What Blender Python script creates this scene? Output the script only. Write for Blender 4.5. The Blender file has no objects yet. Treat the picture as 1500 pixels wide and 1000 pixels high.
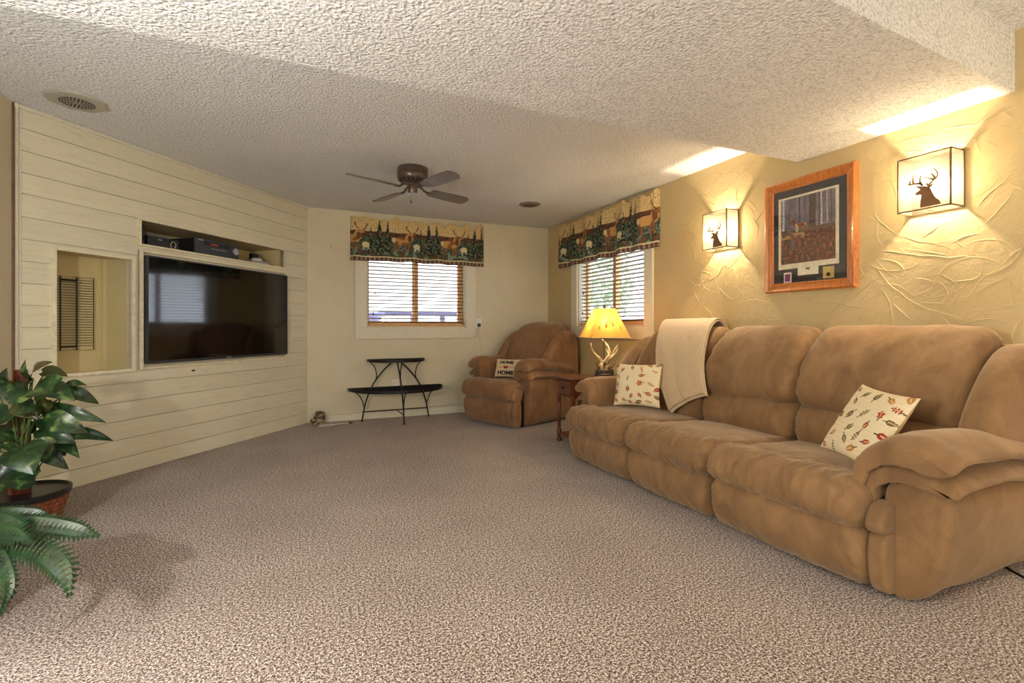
import bpy, bmesh, math, random
from mathutils import Vector, Matrix, noise as mn
random.seed(7)
scn = bpy.context.scene
COL = scn.collection
PI = math.pi

# ------------------------------------------------------------------ camera
FPX, CX, HY, CAMH = 735.0, 750.0, 481.0, 1.0
TH = math.atan(325/735.0); SN, CS = math.sin(TH), math.cos(TH)
cam = bpy.data.cameras.new('camera'); camo = bpy.data.objects.new('camera', cam); COL.objects.link(camo)
cam.sensor_width = 36.0; cam.lens = 36.0*FPX/1500.0
cam.shift_y = -(500-HY)/1500.0
cam.clip_start = 0.02
camo.location = (0, 0, CAMH); camo.rotation_euler = (PI/2, 0, -TH)
scn.camera = camo

# ------------------------------------------------------------------ world, light, exposure
SKY = 2.4
w = bpy.data.worlds.new('sky'); scn.world = w; w.use_nodes = True
wn = w.node_tree; wn.nodes.clear()
_o = wn.nodes.new('ShaderNodeOutputWorld'); _b = wn.nodes.new('ShaderNodeBackground')
_b.inputs['Color'].default_value = (0.80, 0.90, 1.0, 1); _b.inputs['Strength'].default_value = SKY
wn.links.new(_b.outputs[0], _o.inputs[0])
vs = scn.view_settings
vs.view_transform = 'Standard'; vs.look = 'None'; vs.gamma = 1.0; vs.use_curve_mapping = False
vs.exposure = 1.38
SCONCE_W, LAMP_W, FILL_LAMP_W = 22.0, 5.5, 102.0
WARM = (1.0, 0.84, 0.60)

# ------------------------------------------------------------------ pixel helpers
def ray(px, py):
    u = (px-CX)/FPX
    return Vector((SN+u*CS, CS-u*SN, (HY-py)/FPX))
def at(px, py, D): return Vector((0, 0, CAMH)) + ray(px, py)*D
def on_x(px, py, x): r = ray(px, py); return at(px, py, x/r.x)
def on_y(px, py, y): r = ray(px, py); return at(px, py, y/r.y)
def on_z(px, py, z): r = ray(px, py); return at(px, py, (z-CAMH)/r.z)

# ------------------------------------------------------------------ materials
def lin(r, g, b):
    f = lambda c: (c/12.92 if c <= .04045 else ((c+.055)/1.055)**2.4)
    return (f(r/255), f(g/255), f(b/255), 1)
MATS = {}
class NT:
    def __init__(s, name):
        s.m = bpy.data.materials.new(name); s.m.use_nodes = True; s.t = s.m.node_tree
        s.b = s.t.nodes['Principled BSDF']; s.o = s.t.nodes['Material Output']
        s.tc = s.t.nodes.new('ShaderNodeTexCoord'); MATS[name] = s.m
    def n(s, typ, **kw):
        nd = s.t.nodes.new('ShaderNode'+typ)
        for k, v in kw.items():
            if hasattr(nd, k): setattr(nd, k, v)
            else: nd.inputs[k.replace('_', ' ')].default_value = v
        return nd
    def l(s, a, b): s.t.links.new(a, b)
    def mapping(s, scale=(1, 1, 1), rot=(0, 0, 0), src='Object'):
        mp = s.n('Mapping'); mp.inputs['Scale'].default_value = scale; mp.inputs['Rotation'].default_value = rot
        s.l(s.tc.outputs[src], mp.inputs['Vector']); return mp.outputs[0]
    def noise(s, vec, scale, detail=3, rough=.5, dist=0):
        nd = s.n('TexNoise'); nd.inputs['Scale'].default_value = scale; nd.inputs['Detail'].default_value = detail
        nd.inputs['Roughness'].default_value = rough; nd.inputs['Distortion'].default_value = dist
        s.l(vec, nd.inputs['Vector']); return nd.outputs['Fac']
    def vor(s, vec, scale, feature='F1', out='Distance', rnd=1.0):
        nd = s.n('TexVoronoi'); nd.feature = feature; nd.inputs['Scale'].default_value = scale
        nd.inputs['Randomness'].default_value = rnd
        s.l(vec, nd.inputs['Vector']); return nd.outputs[out]
    def ramp(s, fac, stops):
        nd = s.n('ValToRGB'); cr = nd.color_ramp
        while len(cr.elements) < len(stops): cr.elements.new(.5)
        for e, (p, c) in zip(cr.elements, stops): e.position = p; e.color = c
        s.l(fac, nd.inputs[0]); return nd.outputs[0]
    def mix(s, a, b, fac, mode='MIX'):
        nd = s.n('Mix'); nd.data_type = 'RGBA'; nd.blend_type = mode
        for i, v in ((0, fac), (6, a), (7, b)):
            if hasattr(v, 'is_linked') or hasattr(v, 'links'): s.l(v, nd.inputs[i])
            else: nd.inputs[i].default_value = v
        return nd.outputs[2]
    def math(s, op, a, b=None):
        nd = s.n('Math'); nd.operation = op
        for i, v in ((0, a), (1, b)):
            if v is None: continue
            if hasattr(v, 'links'): s.l(v, nd.inputs[i])
            else: nd.inputs[i].default_value = v
        return nd.outputs[0]
    def bump(s, h, strength=.5, dist=.01):
        nd = s.n('Bump'); nd.inputs['Strength'].default_value = strength; nd.inputs['Distance'].default_value = dist
        s.l(h, nd.inputs['Height']); s.l(nd.outputs[0], s.b.inputs['Normal'])
    def base(s, c):
        if hasattr(c, 'links'): s.l(c, s.b.inputs['Base Color'])
        else: s.b.inputs['Base Color'].default_value = c
        return s
    def set(s, **kw):
        for k, v in kw.items(): s.b.inputs[k.replace('_', ' ')].default_value = v
        return s

def plain(name, col, rough=.6, metal=0, var=.12, scale=30, bump=0, **kw):
    """one-colour material with a little procedural variation"""
    k = NT(name); v = k.mapping()
    f = k.noise(v, scale, 3)
    d = tuple(c*(1-var) for c in col[:3])+(1,); e = tuple(min(1, c*(1+var)) for c in col[:3])+(1,)
    k.base(k.ramp(f, [(.3, d), (.7, e)])); k.set(Roughness=rough, Metallic=metal, **kw)
    if bump: k.bump(f, bump, .002)
    return k.m

def make_materials():
    # painted wall (fine orange-peel)
    for nm, c1, c2 in (('wall_paint', lin(202, 192, 165), lin(212, 203, 177)), ('wall_gold', lin(190, 167, 120), lin(199, 177, 132))):
        k = NT(nm); v = k.mapping()
        k.base(k.ramp(k.noise(v, 2.2, 4), [(.3, c1), (.7, c2)])); k.set(Roughness=.62)
        h = k.math('ADD', k.noise(v, 14, 4, .55, .6), k.math('MULTIPLY', k.noise(v, 60, 2), .25))
        k.bump(h, .35, .012)
    # popcorn ceiling
    k = NT('popcorn'); v = k.mapping()
    n1 = k.noise(v, 85, 3, .6); v1 = k.vor(v, 75, 'SMOOTH_F1')
    h = k.math('SUBTRACT', n1, k.math('MULTIPLY', v1, .9))
    k.base(k.ramp(n1, [(.32, lin(200, 200, 201)), (.55, lin(240, 240, 241))])); k.set(Roughness=.95)
    k.bump(h, 1.0, .012)
    # carpet
    k = NT('carpet'); v = k.mapping()
    n1 = k.noise(v, 180, 2, .6); n2 = k.noise(v, 105, 2, .7); n3 = k.noise(v, 2.0, 3)
    f = k.math('ADD', k.math('MULTIPLY', n1, .55), k.math('MULTIPLY', n2, .45))
    c = k.ramp(f, [(.405, lin(30, 22, 19)), (.468, lin(104, 86, 77)), (.53, lin(180, 162, 151)), (.60, lin(235, 225, 218))])
    c = k.mix(c, k.ramp(n3, [(.35, (.86, .84, .83, 1)), (.65, (1, 1, 1, 1))]), 1.0, 'MULTIPLY')
    k.base(c); k.set(Roughness=1.0); k.b.inputs['Sheen Weight'].default_value = .15
    k.bump(f, .8, .006)
    # painted pine planks
    k = NT('plank'); v = k.mapping((1.2, 1, 14)); v2 = k.mapping((3, 3, 9))
    oi = k.n('ObjectInfo')
    add = k.n('VectorMath'); add.operation = 'ADD'; k.l(v, add.inputs[0])
    sc = k.n('VectorMath'); sc.operation = 'SCALE'; sc.inputs['Scale'].default_value = 37.0
    cmb = k.n('CombineXYZ'); k.l(oi.outputs['Random'], cmb.inputs[0]); k.l(oi.outputs['Random'], cmb.inputs[2])
    k.l(cmb.outputs[0], sc.inputs[0]); k.l(sc.outputs[0], add.inputs[1])
    g = k.noise(add.outputs[0], 3.2, 6, .62, 1.4)
    kn = k.vor(add.outputs[0], .9)
    c = k.ramp(g, [(.25, lin(206, 199, 173)), (.45, lin(220, 214, 189)), (.75, lin(226, 221, 198))])
    c = k.mix(c, lin(176, 160, 118), k.ramp(kn, [(.0, (.75, .75, .75, 1)), (.07, (0, 0, 0, 1))]))
    c = k.mix(c, k.ramp(oi.outputs['Random'], [(0, (.93, .93, .92, 1)), (1, (1, 1, 1, 1))]), 1.0, 'MULTIPLY')
    k.base(c); k.set(Roughness=.5); k.bump(g, .25, .006)
    # microfibre upholstery
    for nm, a, b_ in (('suede', lin(116, 84, 52), lin(149, 113, 74)), ('suede_chair', lin(118, 82, 52), lin(152, 112, 76))):
        k = NT(nm); v = k.mapping((1, 1, .55))
        n1 = k.noise(v, 7, 5, .6, .8); n2 = k.noise(v, 160, 2)
        k.base(k.mix(k.ramp(n1, [(.3, a), (.68, b_)]), k.ramp(n2, [(.3, (.9, .9, .9, 1)), (.7, (1, 1, 1, 1))]), 1.0, 'MULTIPLY'))
        k.set(Roughness=.82); k.b.inputs['Sheen Weight'].default_value = .35; k.b.inputs['Sheen Roughness'].default_value = .45
        k.b.inputs['Sheen Tint'].default_value = (1, .85, .65, 1)
        k.bump(k.math('ADD', k.math('MULTIPLY', n2, .2), k.noise(v, 22, 3)), .18, .01)
    # wood family
    def wood(nm, a, b_, scale=(2, 2, 22), rough=.4, coat=0.0):
        k = NT(nm); v = k.mapping(scale)
        g = k.noise(v, 3, 5, .6, 2.2)
        k.base(k.ramp(g, [(.25, a), (.7, b_)])); k.set(Roughness=rough); k.b.inputs['Coat Weight'].default_value = coat
        k.bump(g, .12, .004)
    wood('oak_frame', lin(150, 78, 30), lin(206, 130, 62), (3, 20, 3), .35, .4)
    wood('cherry', lin(74, 32, 18), lin(112, 56, 32), (3, 3, 16), .35, .4)
    wood('pine_sash', lin(190, 142, 92), lin(222, 180, 130), (8, 8, 3), .5)
    wood('fan_wood', lin(74, 58, 50), lin(108, 90, 80), (14, 14, 14), .28, .5)
    k = NT('trim'); v = k.mapping((2, 2, 2)); g = k.noise(v, 30, 4)
    k.base(k.ramp(g, [(.3, lin(208, 202, 180)), (.7, lin(220, 214, 194))])); k.set(Roughness=.5); k.bump(g, .25, .004)
    plain('cream_trim', lin(222, 214, 186), .45)
    plain('niche_paint', lin(204, 188, 142), .6, var=.06, scale=3)
    plain('black_plastic', lin(22, 22, 25), .35)
    plain('tv_bezel', lin(44, 46, 52), .3)
    plain('receiver', lin(52, 56, 64), .38)
    plain('silver', lin(176, 178, 182), .35, .6)
    plain('white_plastic', lin(232, 230, 224), .4, var=.04)
    plain('iron', lin(34, 32, 36), .45, .55, bump=.3)
    plain('rack_wire', lin(24, 20, 20), .5, .3)
    plain('bronze', lin(94, 78, 68), .3, .75)
    plain('fan_metal', lin(98, 82, 74), .3, .5)
    plain('sconce_metal', lin(120, 98, 70), .45, .5)
    plain('deer_metal', lin(128, 92, 54), .6)
    plain('plate_dark', lin(74, 62, 46), .6)
    plain('mat_board', lin(58, 56, 58), .8)
    plain('mat_cream', lin(226, 216, 190), .8)
    plain('antler', lin(214, 190, 140), .5, var=.2, scale=18, bump=.3)
    plain('antler_dark', lin(112, 76, 46), .55, var=.3, scale=25, bump=.3)
    plain('pine_cone', lin(70, 54, 46), .7, var=.4, scale=60, bump=.4)
    plain('throw', lin(202, 176, 140), .95, var=.06, scale=70, bump=.5, Sheen_Weight=.4)
    plain('pillow_back', lin(214, 186, 132), .9, bump=.4)
    plain('soil', lin(120, 108, 94), 1.0, var=.4, scale=120, bump=.8)
    plain('stem', lin(86, 108, 52), .6)
    plain('pole_brown', lin(104, 46, 28), .75, var=.4, scale=40, bump=.6)
    plain('cord_white', lin(224, 220, 210), .5)
    plain('cord_beige', lin(196, 180, 140), .5)
    plain('cord_dark', lin(86, 74, 60), .6)
    plain('speaker_plate', lin(178, 174, 160), .5, var=.05)
    plain('speaker_dark', lin(128, 116, 108), .5, var=.1)
    plain('hole', lin(20, 18, 18), .9)
    plain('blind_slat', lin(136, 104, 68), .5, var=.06)
    plain('ink', lin(34, 28, 28), .8)
    plain('heart_red', lin(168, 44, 48), .8)
    plain('paper', lin(228, 220, 196), .8)
    plain('stamp_purple', lin(120, 60, 120), .7, var=.5, scale=120)
    plain('coin_gold', lin(206, 180, 108), .4, .3)
    plain('ground', lin(176, 178, 170), 1.0)
    plain('outdoor_paint', lin(70, 72, 110), .8)
    plain('foliage', lin(176, 190, 160), .9, var=.4, scale=8)
    # woven pot
    k = NT('woven'); v = k.mapping()
    g = k.noise(v, 40, 3); k.base(k.ramp(g, [(.3, lin(98, 48, 26)), (.7, lin(150, 82, 46))])); k.set(Roughness=.5)
    k.bump(g, .3, .004)
    # leaves: variegated
    k = NT('pothos_leaf'); v = k.mapping((1, 1, 1)); oi = k.n('ObjectInfo')
    n1 = k.noise(v, 14, 4, .6, 1.0)
    c = k.ramp(n1, [(.42, lin(16, 38, 19)), (.56, lin(40, 70, 34)), (.70, lin(116, 136, 76))])
    c = k.mix(c, lin(104, 92, 46), k.ramp(oi.outputs['Random'], [(.8, (0, 0, 0, 1)), (.97, (.6, .6, .6, 1))]))
    k.base(c); k.set(Roughness=.32)
    k.b.inputs['Subsurface Weight'].default_value = 0
    k = NT('fern_leaf'); v = k.mapping(); n1 = k.noise(v, 25, 3)
    k.base(k.ramp(n1, [(.3, lin(12, 36, 18)), (.7, lin(38, 70, 36))])); k.set(Roughness=.35)
    # painted by vertex colour (prints)
    for nm, r in (('print_cloth', .9), ('print_paper', .55)):
        k = NT(nm); a = k.n('Attribute'); a.attribute_name = 'Col'; f = k.noise(k.mapping(), 260, 2)
        k.base(k.mix(a.outputs['Color'], k.ramp(f, [(.3, (.86, .86, .86, 1)), (.7, (1, 1, 1, 1))]), 1.0, 'MULTIPLY'))
        k.set(Roughness=r)
        if nm == 'print_cloth': k.bump(f, .3, .003)
    # TV screen
    k = NT('tv_screen'); k.base(lin(9, 8, 9)); k.set(Roughness=.05); k.b.inputs['Specular IOR Level'].default_value = .9
    f = k.noise(k.mapping(), 4, 2); k.l(k.ramp(f, [(.3, (.05, .05, .05, 1)), (.7, (.075, .075, .075, 1))]), k.b.inputs['Roughness'])
    # clear glass (thin)
    def mixed(nm, parts):
        m = bpy.data.materials.new(nm); m.use_nodes = True; t = m.node_tree; t.nodes.clear(); MATS[nm] = m
        o = t.nodes.new('ShaderNodeOutputMaterial'); cur = None
        for typ, col, fac, rough in parts:
            s = t.nodes.new('ShaderNodeBsdf'+typ); s.inputs['Color'].default_value = col
            if rough is not None: s.inputs['Roughness'].default_value = rough
            if cur is None: cur = s.outputs[0]
            else:
                mx = t.nodes.new('ShaderNodeMixShader'); mx.inputs[0].default_value = fac
                t.links.new(cur, mx.inputs[1]); t.links.new(s.outputs[0], mx.inputs[2]); cur = mx.outputs[0]
        t.links.new(cur, o.inputs[0])
    mixed('glass', [('Transparent', (1, 1, 1, 1), 0, None), ('Glossy', (1, 1, 1, 1), .05, .02)])
    mixed('art_glass', [('Transparent', (1, 1, 1, 1), 0, None), ('Glossy', (1, 1, 1, 1), .06, .03)])
    mixed('frosted', [('Transparent', (1, .97, .9, 1), 0, None), ('Translucent', (.10, .097, .08, 1), .36, None), ('Diffuse', (.45, .44, .39, 1), .14, None)])
    mixed('shade', [('Transparent', (1, .62, .20, 1), 0, None), ('Translucent', (.58, .28, .045, 1), .80, None), ('Diffuse', (.8, .58, .28, 1), .25, None)])
    # lamp bulbs and the red display give off light
    def emit(nm, col, st):
        m = bpy.data.materials.new(nm); m.use_nodes = True; b = m.node_tree.nodes['Principled BSDF']; MATS[nm] = m
        b.inputs['Base Color'].default_value = col; b.inputs['Emission Color'].default_value = col; b.inputs['Emission Strength'].default_value = st
    emit('bulb', (1, .85, .6, 1), 12)
    emit('display_red', (.45, .03, .02, 1), .12)
    emit('dome_glass', (1, .96, .9, 1), 2.0)
make_materials()

# ------------------------------------------------------------------ mesh helpers
def link(name, me, mat=None, parent=None, smooth=False):
    o = bpy.data.objects.new(name, me); COL.objects.link(o)
    if mat: me.materials.append(MATS[mat])
    if smooth:
        me.polygons.foreach_set('use_smooth', [True]*len(me.polygons))
    if parent: o.parent = parent
    return o
def mesh(name, v, f, mat=None, parent=None, smooth=False):
    me = bpy.data.meshes.new(name); me.from_pydata([tuple(p) for p in v], [], f); me.update()
    return link(name, me, mat, parent, smooth)
def tag(o, label, cat, group=None):
    o['label'] = label; o['category'] = cat
    if group: o['group'] = group
    return o
def struct(o, label=None):
    o['kind'] = 'structure'
    if label: o['label'] = label
    return o
def empty(name, loc=(0, 0, 0), rz=0):
    o = bpy.data.objects.new(name, None); COL.objects.link(o); o.location = loc; o.rotation_euler = (0, 0, rz)
    o.empty_display_size = .1
    return o

class MB:
    """collects simple solids into one mesh"""
    def __init__(s): s.v = []; s.f = []
    def add(s, v, f):
        n = len(s.v); s.v += [Vector(p) for p in v]; s.f += [tuple(i+n for i in q) for q in f]; return s
    def box(s, x0, x1, y0, y1, z0, z1, c=0.0):
        """box, with chamfered edges when c>0"""
        if c <= 0:
            v = [(x, y, z) for x in (x0, x1) for y in (y0, y1) for z in (z0, z1)]
            return s.add(v, [(0, 1, 3, 2), (4, 6, 7, 5), (0, 4, 5, 1), (2, 3, 7, 6), (0, 2, 6, 4), (1, 5, 7, 3)])
        bm = bmesh.new(); bmesh.ops.create_cube(bm, size=1)
        for q in bm.verts:
            q.co = Vector((x0+(q.co.x+.5)*(x1-x0), y0+(q.co.y+.5)*(y1-y0), z0+(q.co.z+.5)*(z1-z0)))
        bmesh.ops.bevel(bm, geom=bm.edges[:], offset=c, segments=2, affect='EDGES', profile=.6)
        bm.verts.index_update(); s.add([q.co.copy() for q in bm.verts], [tuple(q.index for q in fc.verts) for fc in bm.faces]); bm.free(); return s
    def tube(s, pts, r, seg=8, closed=False):
        pts = [Vector(p) for p in pts]; n = len(pts); rs = r if isinstance(r, (list, tuple)) else [r]*n
        rings = []; up = None
        for i, p in enumerate(pts):
            a = pts[(i-1) % n] if (closed or i > 0) else p; b = pts[(i+1) % n] if (closed or i < n-1) else p
            d = (b-a).normalized()
            if up is None: up = Vector((0, 0, 1)) if abs(d.z) < .9 else Vector((1, 0, 0))
            sd = d.cross(up).normalized(); up = sd.cross(d).normalized()
            rings.append([p+(sd*math.cos(t)+up*math.sin(t))*rs[i] for t in [2*PI*k/seg for k in range(seg)]])
        return s.rings(rings, cap=not closed, loop=closed)
    def rings(s, rings, cap=True, loop=False):
        m = len(rings[0]); n = len(rings); v = [p for r in rings for p in r]; f = []
        for i in range(n if loop else n-1):
            j = (i+1) % n
            for k in range(m): f.append((i*m+k, i*m+(k+1) % m, j*m+(k+1) % m, j*m+k))
        if cap and not loop:
            f.append(tuple(range(m))[::-1]); f.append(tuple((n-1)*m+k for k in range(m)))
        return s.add(v, f)
    def lathe(s, prof, c=(0, 0, 0), seg=24):
        c = Vector(c)
        return s.rings([[c+Vector((r*math.cos(t), r*math.sin(t), z)) for t in [2*PI*k/seg for k in range(seg)]] for r, z in prof])
    def prism(s, poly, h0, h1, ax):
        """extrude a 2-D polygon; ax maps (a,b,h)->Vector"""
        n = len(poly); v = [ax(a, b, h0) for a, b in poly]+[ax(a, b, h1) for a, b in poly]
        f = [tuple(range(n))[::-1], tuple(range(n, 2*n))]+[(i, (i+1) % n, n+(i+1) % n, n+i) for i in range(n)]
        return s.add(v, f)
    def build(s, name, mat, parent=None, smooth=False):
        o = mesh(name, s.v, s.f, mat, parent, smooth)
        bm = bmesh.new(); bm.from_mesh(o.data); bmesh.ops.recalc_face_normals(bm, faces=bm.faces); bm.to_mesh(o.data); bm.free()
        if smooth:
            try: o.data.set_sharp_from_angle(angle=math.radians(40))
            except Exception: pass
        return o

def catmull(pts, n, closed=False):
    P = [Vector(p) for p in pts]; m = len(P); out = []
    segs = m if closed else m-1
    for i in range(segs):
        p0 = P[(i-1) % m] if (closed or i > 0) else P[0]*2-P[1]
        p1 = P[i]; p2 = P[(i+1) % m]
        p3 = P[(i+2) % m] if (closed or i+2 < m) else P[-1]*2-P[-2]
        for k in range(n):
            t = k/n
            out.append(.5*((2*p1)+(-p0+p2)*t+(2*p0-5*p1+4*p2-p3)*t*t+(-p0+3*p1-3*p2+p3)*t**3))
    if not closed: out.append(P[-1])
    return out
def resample(pts, n, closed=True):
    P = list(pts)+([pts[0]] if closed else []); L = [0]
    for a, b in zip(P, P[1:]): L.append(L[-1]+(b-a).length)
    out = []; j = 0
    for k in range(n):
        t = L[-1]*k/(n if closed else n-1)
        while j < len(L)-2 and L[j+1] < t: j += 1
        q = (t-L[j])/max(1e-9, L[j+1]-L[j]); out.append(P[j].lerp(P[j+1], q))
    return out
def nz(x, y, z): return mn.noise(Vector((x, y, z)))

def cushion(name, prof, a0, a1, mat, parent, axis='y', r=.05, M=56, wr=0.0, wf=16, gather=0.0, bulge=0.0, seed=0, lump=.004, step=.012, mask=None, ladder=False):
    """soft upholstered block: closed profile swept along an axis with rounded, gathered ends and wrinkles"""
    P = resample(catmull([Vector((p[0], p[1], 0)) for p in prof], 8, True), M)
    area = sum(P[i].x*P[(i+1) % M].y-P[(i+1) % M].x*P[i].y for i in range(M))
    sg = 1 if area > 0 else -1
    N = []
    for i in range(M):
        d = (P[(i+1) % M]-P[i-1]).normalized(); N.append(Vector((d.y, -d.x, 0))*sg)
    L = a1-a0; es = []
    q = 7
    for i in range(q): es.append(r*(1-math.cos(PI/2*i/q)))
    nm = max(4, int((L-2*r)/step))
    es += [r+(L-2*r)*i/nm for i in range(nm+1)]
    es += [L-e for e in es[:q]][::-1]
    rings = []
    for e in es:
        d = min(e, L-e); ins = r*(1-math.sqrt(max(0, 1-((r-d)/r)**2))) if d < r else 0
        a = a0+e; ring = []
        s_ = e/L
        for i in range(M):
            off = -ins+bulge*math.sin(PI*s_)**.7
            ph = i/M
            if wr:
                w_ = nz(a*wf+.9*nz(a*3, ph*5, seed), ph*6, seed*3.1); w_ = (1-abs(w_)*2.2)
                k = (mask(P[i].x, P[i].y) if mask else 1)
                off += wr*k*max(-.3, w_)*min(1, d/.03)
            if gather and d < .10:
                off += gather*math.exp(-d/.035)*nz(ph*46, a*8, seed+5)*2*min(1, d/.012)
            off += lump*nz(P[i].x*6+seed, P[i].y*6, a*5)
            p = P[i]+N[i]*off
            ring.append(Vector((p.x, a, p.y)) if axis == 'y' else Vector((a, p.x, p.y)))
        rings.append(ring)
    b = MB(); b.rings(rings, cap=not ladder)
    if ladder:
        e = (len(rings)-1)*M
        for i in range(M//2-1): b.f += [(i, i+1, M-2-i, M-1-i), (e+i, e+i+1, e+M-2-i, e+M-1-i)]
    o = b.build(name, mat, parent, False)
    o.data.polygons.foreach_set('use_smooth', [True]*len(o.data.polygons))
    return o

def pad(name, path, y0, wid, thick, mat, parent, seed=0, nv=22, curl=0.0, outer=1):
    """pillow-top pad swept along a path in x-z, y0 = centre line; pinched edges with a seam"""
    P = resample(catmull([Vector((p[0], 0, p[1])) for p in path], 8), 60, False); n = len(P); rings = []
    for i, p in enumerate(P):
        a = P[max(0, i-1)]; b = P[min(n-1, i+1)]; d = (b-a).normalized(); nr = Vector((-d.z, 0, d.x))
        if nr.z < 0 and i > n*.3: nr = -nr
        s_ = i/(n-1); e = min(s_, 1-s_); en = min(1, (e/.10))**.5 if e < .10 else 1
        en = max(en, .12); ring = []
        for k in range(nv*2):
            t = 2*PI*k/(nv*2); cy = math.cos(t); sz = math.sin(t)
            v = abs(cy); th = (1-v**2.6)**.62 if v < 1 else 0
            hh = thick*.5*th*(1 if sz > 0 else -1)*en
            yy = wid*.5*cy*(.80+.20*en)
            wv = .010*nz(p.x*9+seed, yy*6, seed)+.006*nz(s_*38, yy*4, seed+2)*(1.0 if e < .35 else .45)
            dr = -curl*(cy*outer*.5+.5)**2
            ring.append(p+nr*(hh+wv*(1 if sz > 0 else .5))+Vector((0, y0+yy, dr)))
        rings.append(ring)
    b = MB(); b.rings(rings); o = b.build(name, mat, parent); o.data.polygons.foreach_set('use_smooth', [True]*len(o.data.polygons)); return o

def vcol(o, cols):
    a = o.data.color_attributes.new('Col', 'FLOAT_COLOR', 'POINT')
    a.data.foreach_set('color', [c for q in cols for c in q])

# ------------------------------------------------------------------ room shell
R, B, H = 3.044, 5.727, 2.283
XL, YF = -1.44, -3.0
SB, NC = 2.087, 2.368            # soffit underside, ceiling nearer than the soffit
SY0, SY1 = 1.173, 2.244
C0 = Vector((.17, B, 0)); DV = Vector((.63035, .77631, 0))
TEND = 2.547
LEFT = C0-DV*TEND               # where the plank wall meets the left wall
WT = .16                        # wall thickness
W1 = (.774, 1.924, 1.01, 1.96)   # back window opening x0 x1 z0 z1
W2 = (3.788, 4.985, 1.02, 1.96)   # right window opening y0 y1 z0 z1
PD = (.2, 1.5, .02, 2.08)         # added patio door, lets fill daylight in behind the camera

b = MB(); b.box(XL-.3, R+WT, YF-WT, B+WT, -.1, 0); struct(b.build('floor', 'carpet'), 'speckled beige and brown cut pile carpet')
def wall_holes(name, mat, a0, a1, z1, holes, ax, label):
    """wall slab along a with rectangular openings; ax maps (a, depth, z)"""
    bld = MB(); xs = sorted({a0, a1, *[v for h_ in holes for v in h_[:2]]}); zs = sorted({0, z1, *[v for h_ in holes for v in h_[2:]]})
    for i in range(len(xs)-1):
        for j in range(len(zs)-1):
            cx, cz = (xs[i]+xs[i+1])/2, (zs[j]+zs[j+1])/2
            if any(h_[0] < cx < h_[1] and h_[2] < cz < h_[3] for h_ in holes): continue
            v = [ax(a, d, z) for a in (xs[i], xs[i+1]) for d in (0, WT) for z in (zs[j], zs[j+1])]
            bld.add(v, [(0, 1, 3, 2), (4, 6, 7, 5), (0, 4, 5, 1), (2, 3, 7, 6), (0, 2, 6, 4), (1, 5, 7, 3)])
    o = bld.build(name, mat); struct(o, label); return o
HT = 2.5
wall_back = wall_holes('wall_back', 'wall_paint', -.6, R+WT, HT, [W1], lambda a, d, z: Vector((a, B+d, z)), 'tan painted wall with the wide window')
wall_right = wall_holes('wall_right', 'wall_gold', YF, B, HT, [W2], lambda a, d, z: Vector((R+d, a, z)), 'golden tan wall with trowelled plaster ridges')
wall_left = wall_holes('wall_left', 'wall_paint', YF, LEFT.y+.1, HT, [], lambda a, d, z: Vector((XL-d, a, z)), 'tan painted wall left of the plank wall')
wall_front = wall_holes('wall_front', 'wall_paint', XL-WT, R+WT, HT, [PD], lambda a, d, z: Vector((a, YF-d, z)), 'tan wall behind the camera with an added patio door')
b = MB(); b.box(XL-1.2, R+WT, SY1-.3, B+WT, H, H+.3); struct(b.build('ceiling', 'popcorn'), 'white popcorn textured ceiling')
b = MB()
yn = lambda x: SY0-(R-x)*.0566
b.prism([(R, SY0), (R, SY1), (XL, SY1), (XL, yn(XL))], SB, NC+.1, lambda a, c, h_: Vector((a, c, h_)))
struct(b.build('ceiling_soffit', 'popcorn'), 'dropped popcorn textured ceiling soffit')
b = MB(); b.box(XL-.2, R+WT, YF-WT, SY0+.2, NC, NC+.15); struct(b.build('ceiling_near', 'popcorn'), 'popcorn ceiling nearer than the soffit')

# trowel ridges on the right wall
def ridges():
    rnd = random.Random(21); bld = MB()
    for i in range(560):
        y = rnd.uniform(.4, 3.75) if i < 510 else rnd.uniform(3.0, 5.6); z = rnd.uniform(.75, 2.05) if rnd.random() < .85 else rnd.uniform(.1, 2.2)
        if W2[0]-.2 < y < W2[1]+.2 and z > .8: continue
        ang = rnd.gauss(.25, .8)+(PI if rnd.random() < .5 else 0); ln = rnd.uniform(.05, .32)*(1.2 if z < 1.5 else .7); cur = rnd.gauss(0, 4.5)
        n = max(5, int(ln/.012)); hgt = rnd.uniform(.0008, .0026); wd = rnd.uniform(.0016, .0032); flip = rnd.choice((-1, 1))
        pts = []
        for k in range(n+1):
            pts.append((y, z)); ang += (cur+26*nz(k*.45, i*.7, 1))*ln/n
            y += math.cos(ang)*ln/n; z += math.sin(ang)*ln/n
        v = []; f = []
        for k, (yy, zz) in enumerate(pts):
            a = pts[max(0, k-1)]; c = pts[min(n, k+1)]; d = Vector((c[0]-a[0], c[1]-a[1])).normalized(); s_ = math.sin(PI*(k+.3)/(n+.6))**.6
            q = (-d.y, d.x)
            w1, w2 = (2.4, .7) if flip > 0 else (.7, 2.4); v += [(R+.0005, yy+q[0]*wd*s_*w1, zz+q[1]*wd*s_*w1), (R-hgt*s_, yy, zz), (R+.0005, yy-q[0]*wd*s_*w2, zz-q[1]*wd*s_*w2)]
            if k: m = 3*k; f += [(m-3, m-2, m+1, m), (m-2, m-1, m+2, m+1)]
        bld.add(v, f)
    o = bld.build('trowel_ridges', 'wall_gold', wall_right, True); o['kind'] = 'stuff'
ridges()

# baseboards
b = MB(); b.box(.19, R, B-.015, B, 0, .085, .003); struct(b.build('baseboard_back', 'trim'), 'tan baseboard under the wide window')
b = MB(); b.box(R-.016, R, YF, B-.016, 0, .10, .004); struct(b.build('baseboard_right', 'trim'), 'rough sawn tan baseboard behind the sofa')

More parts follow.
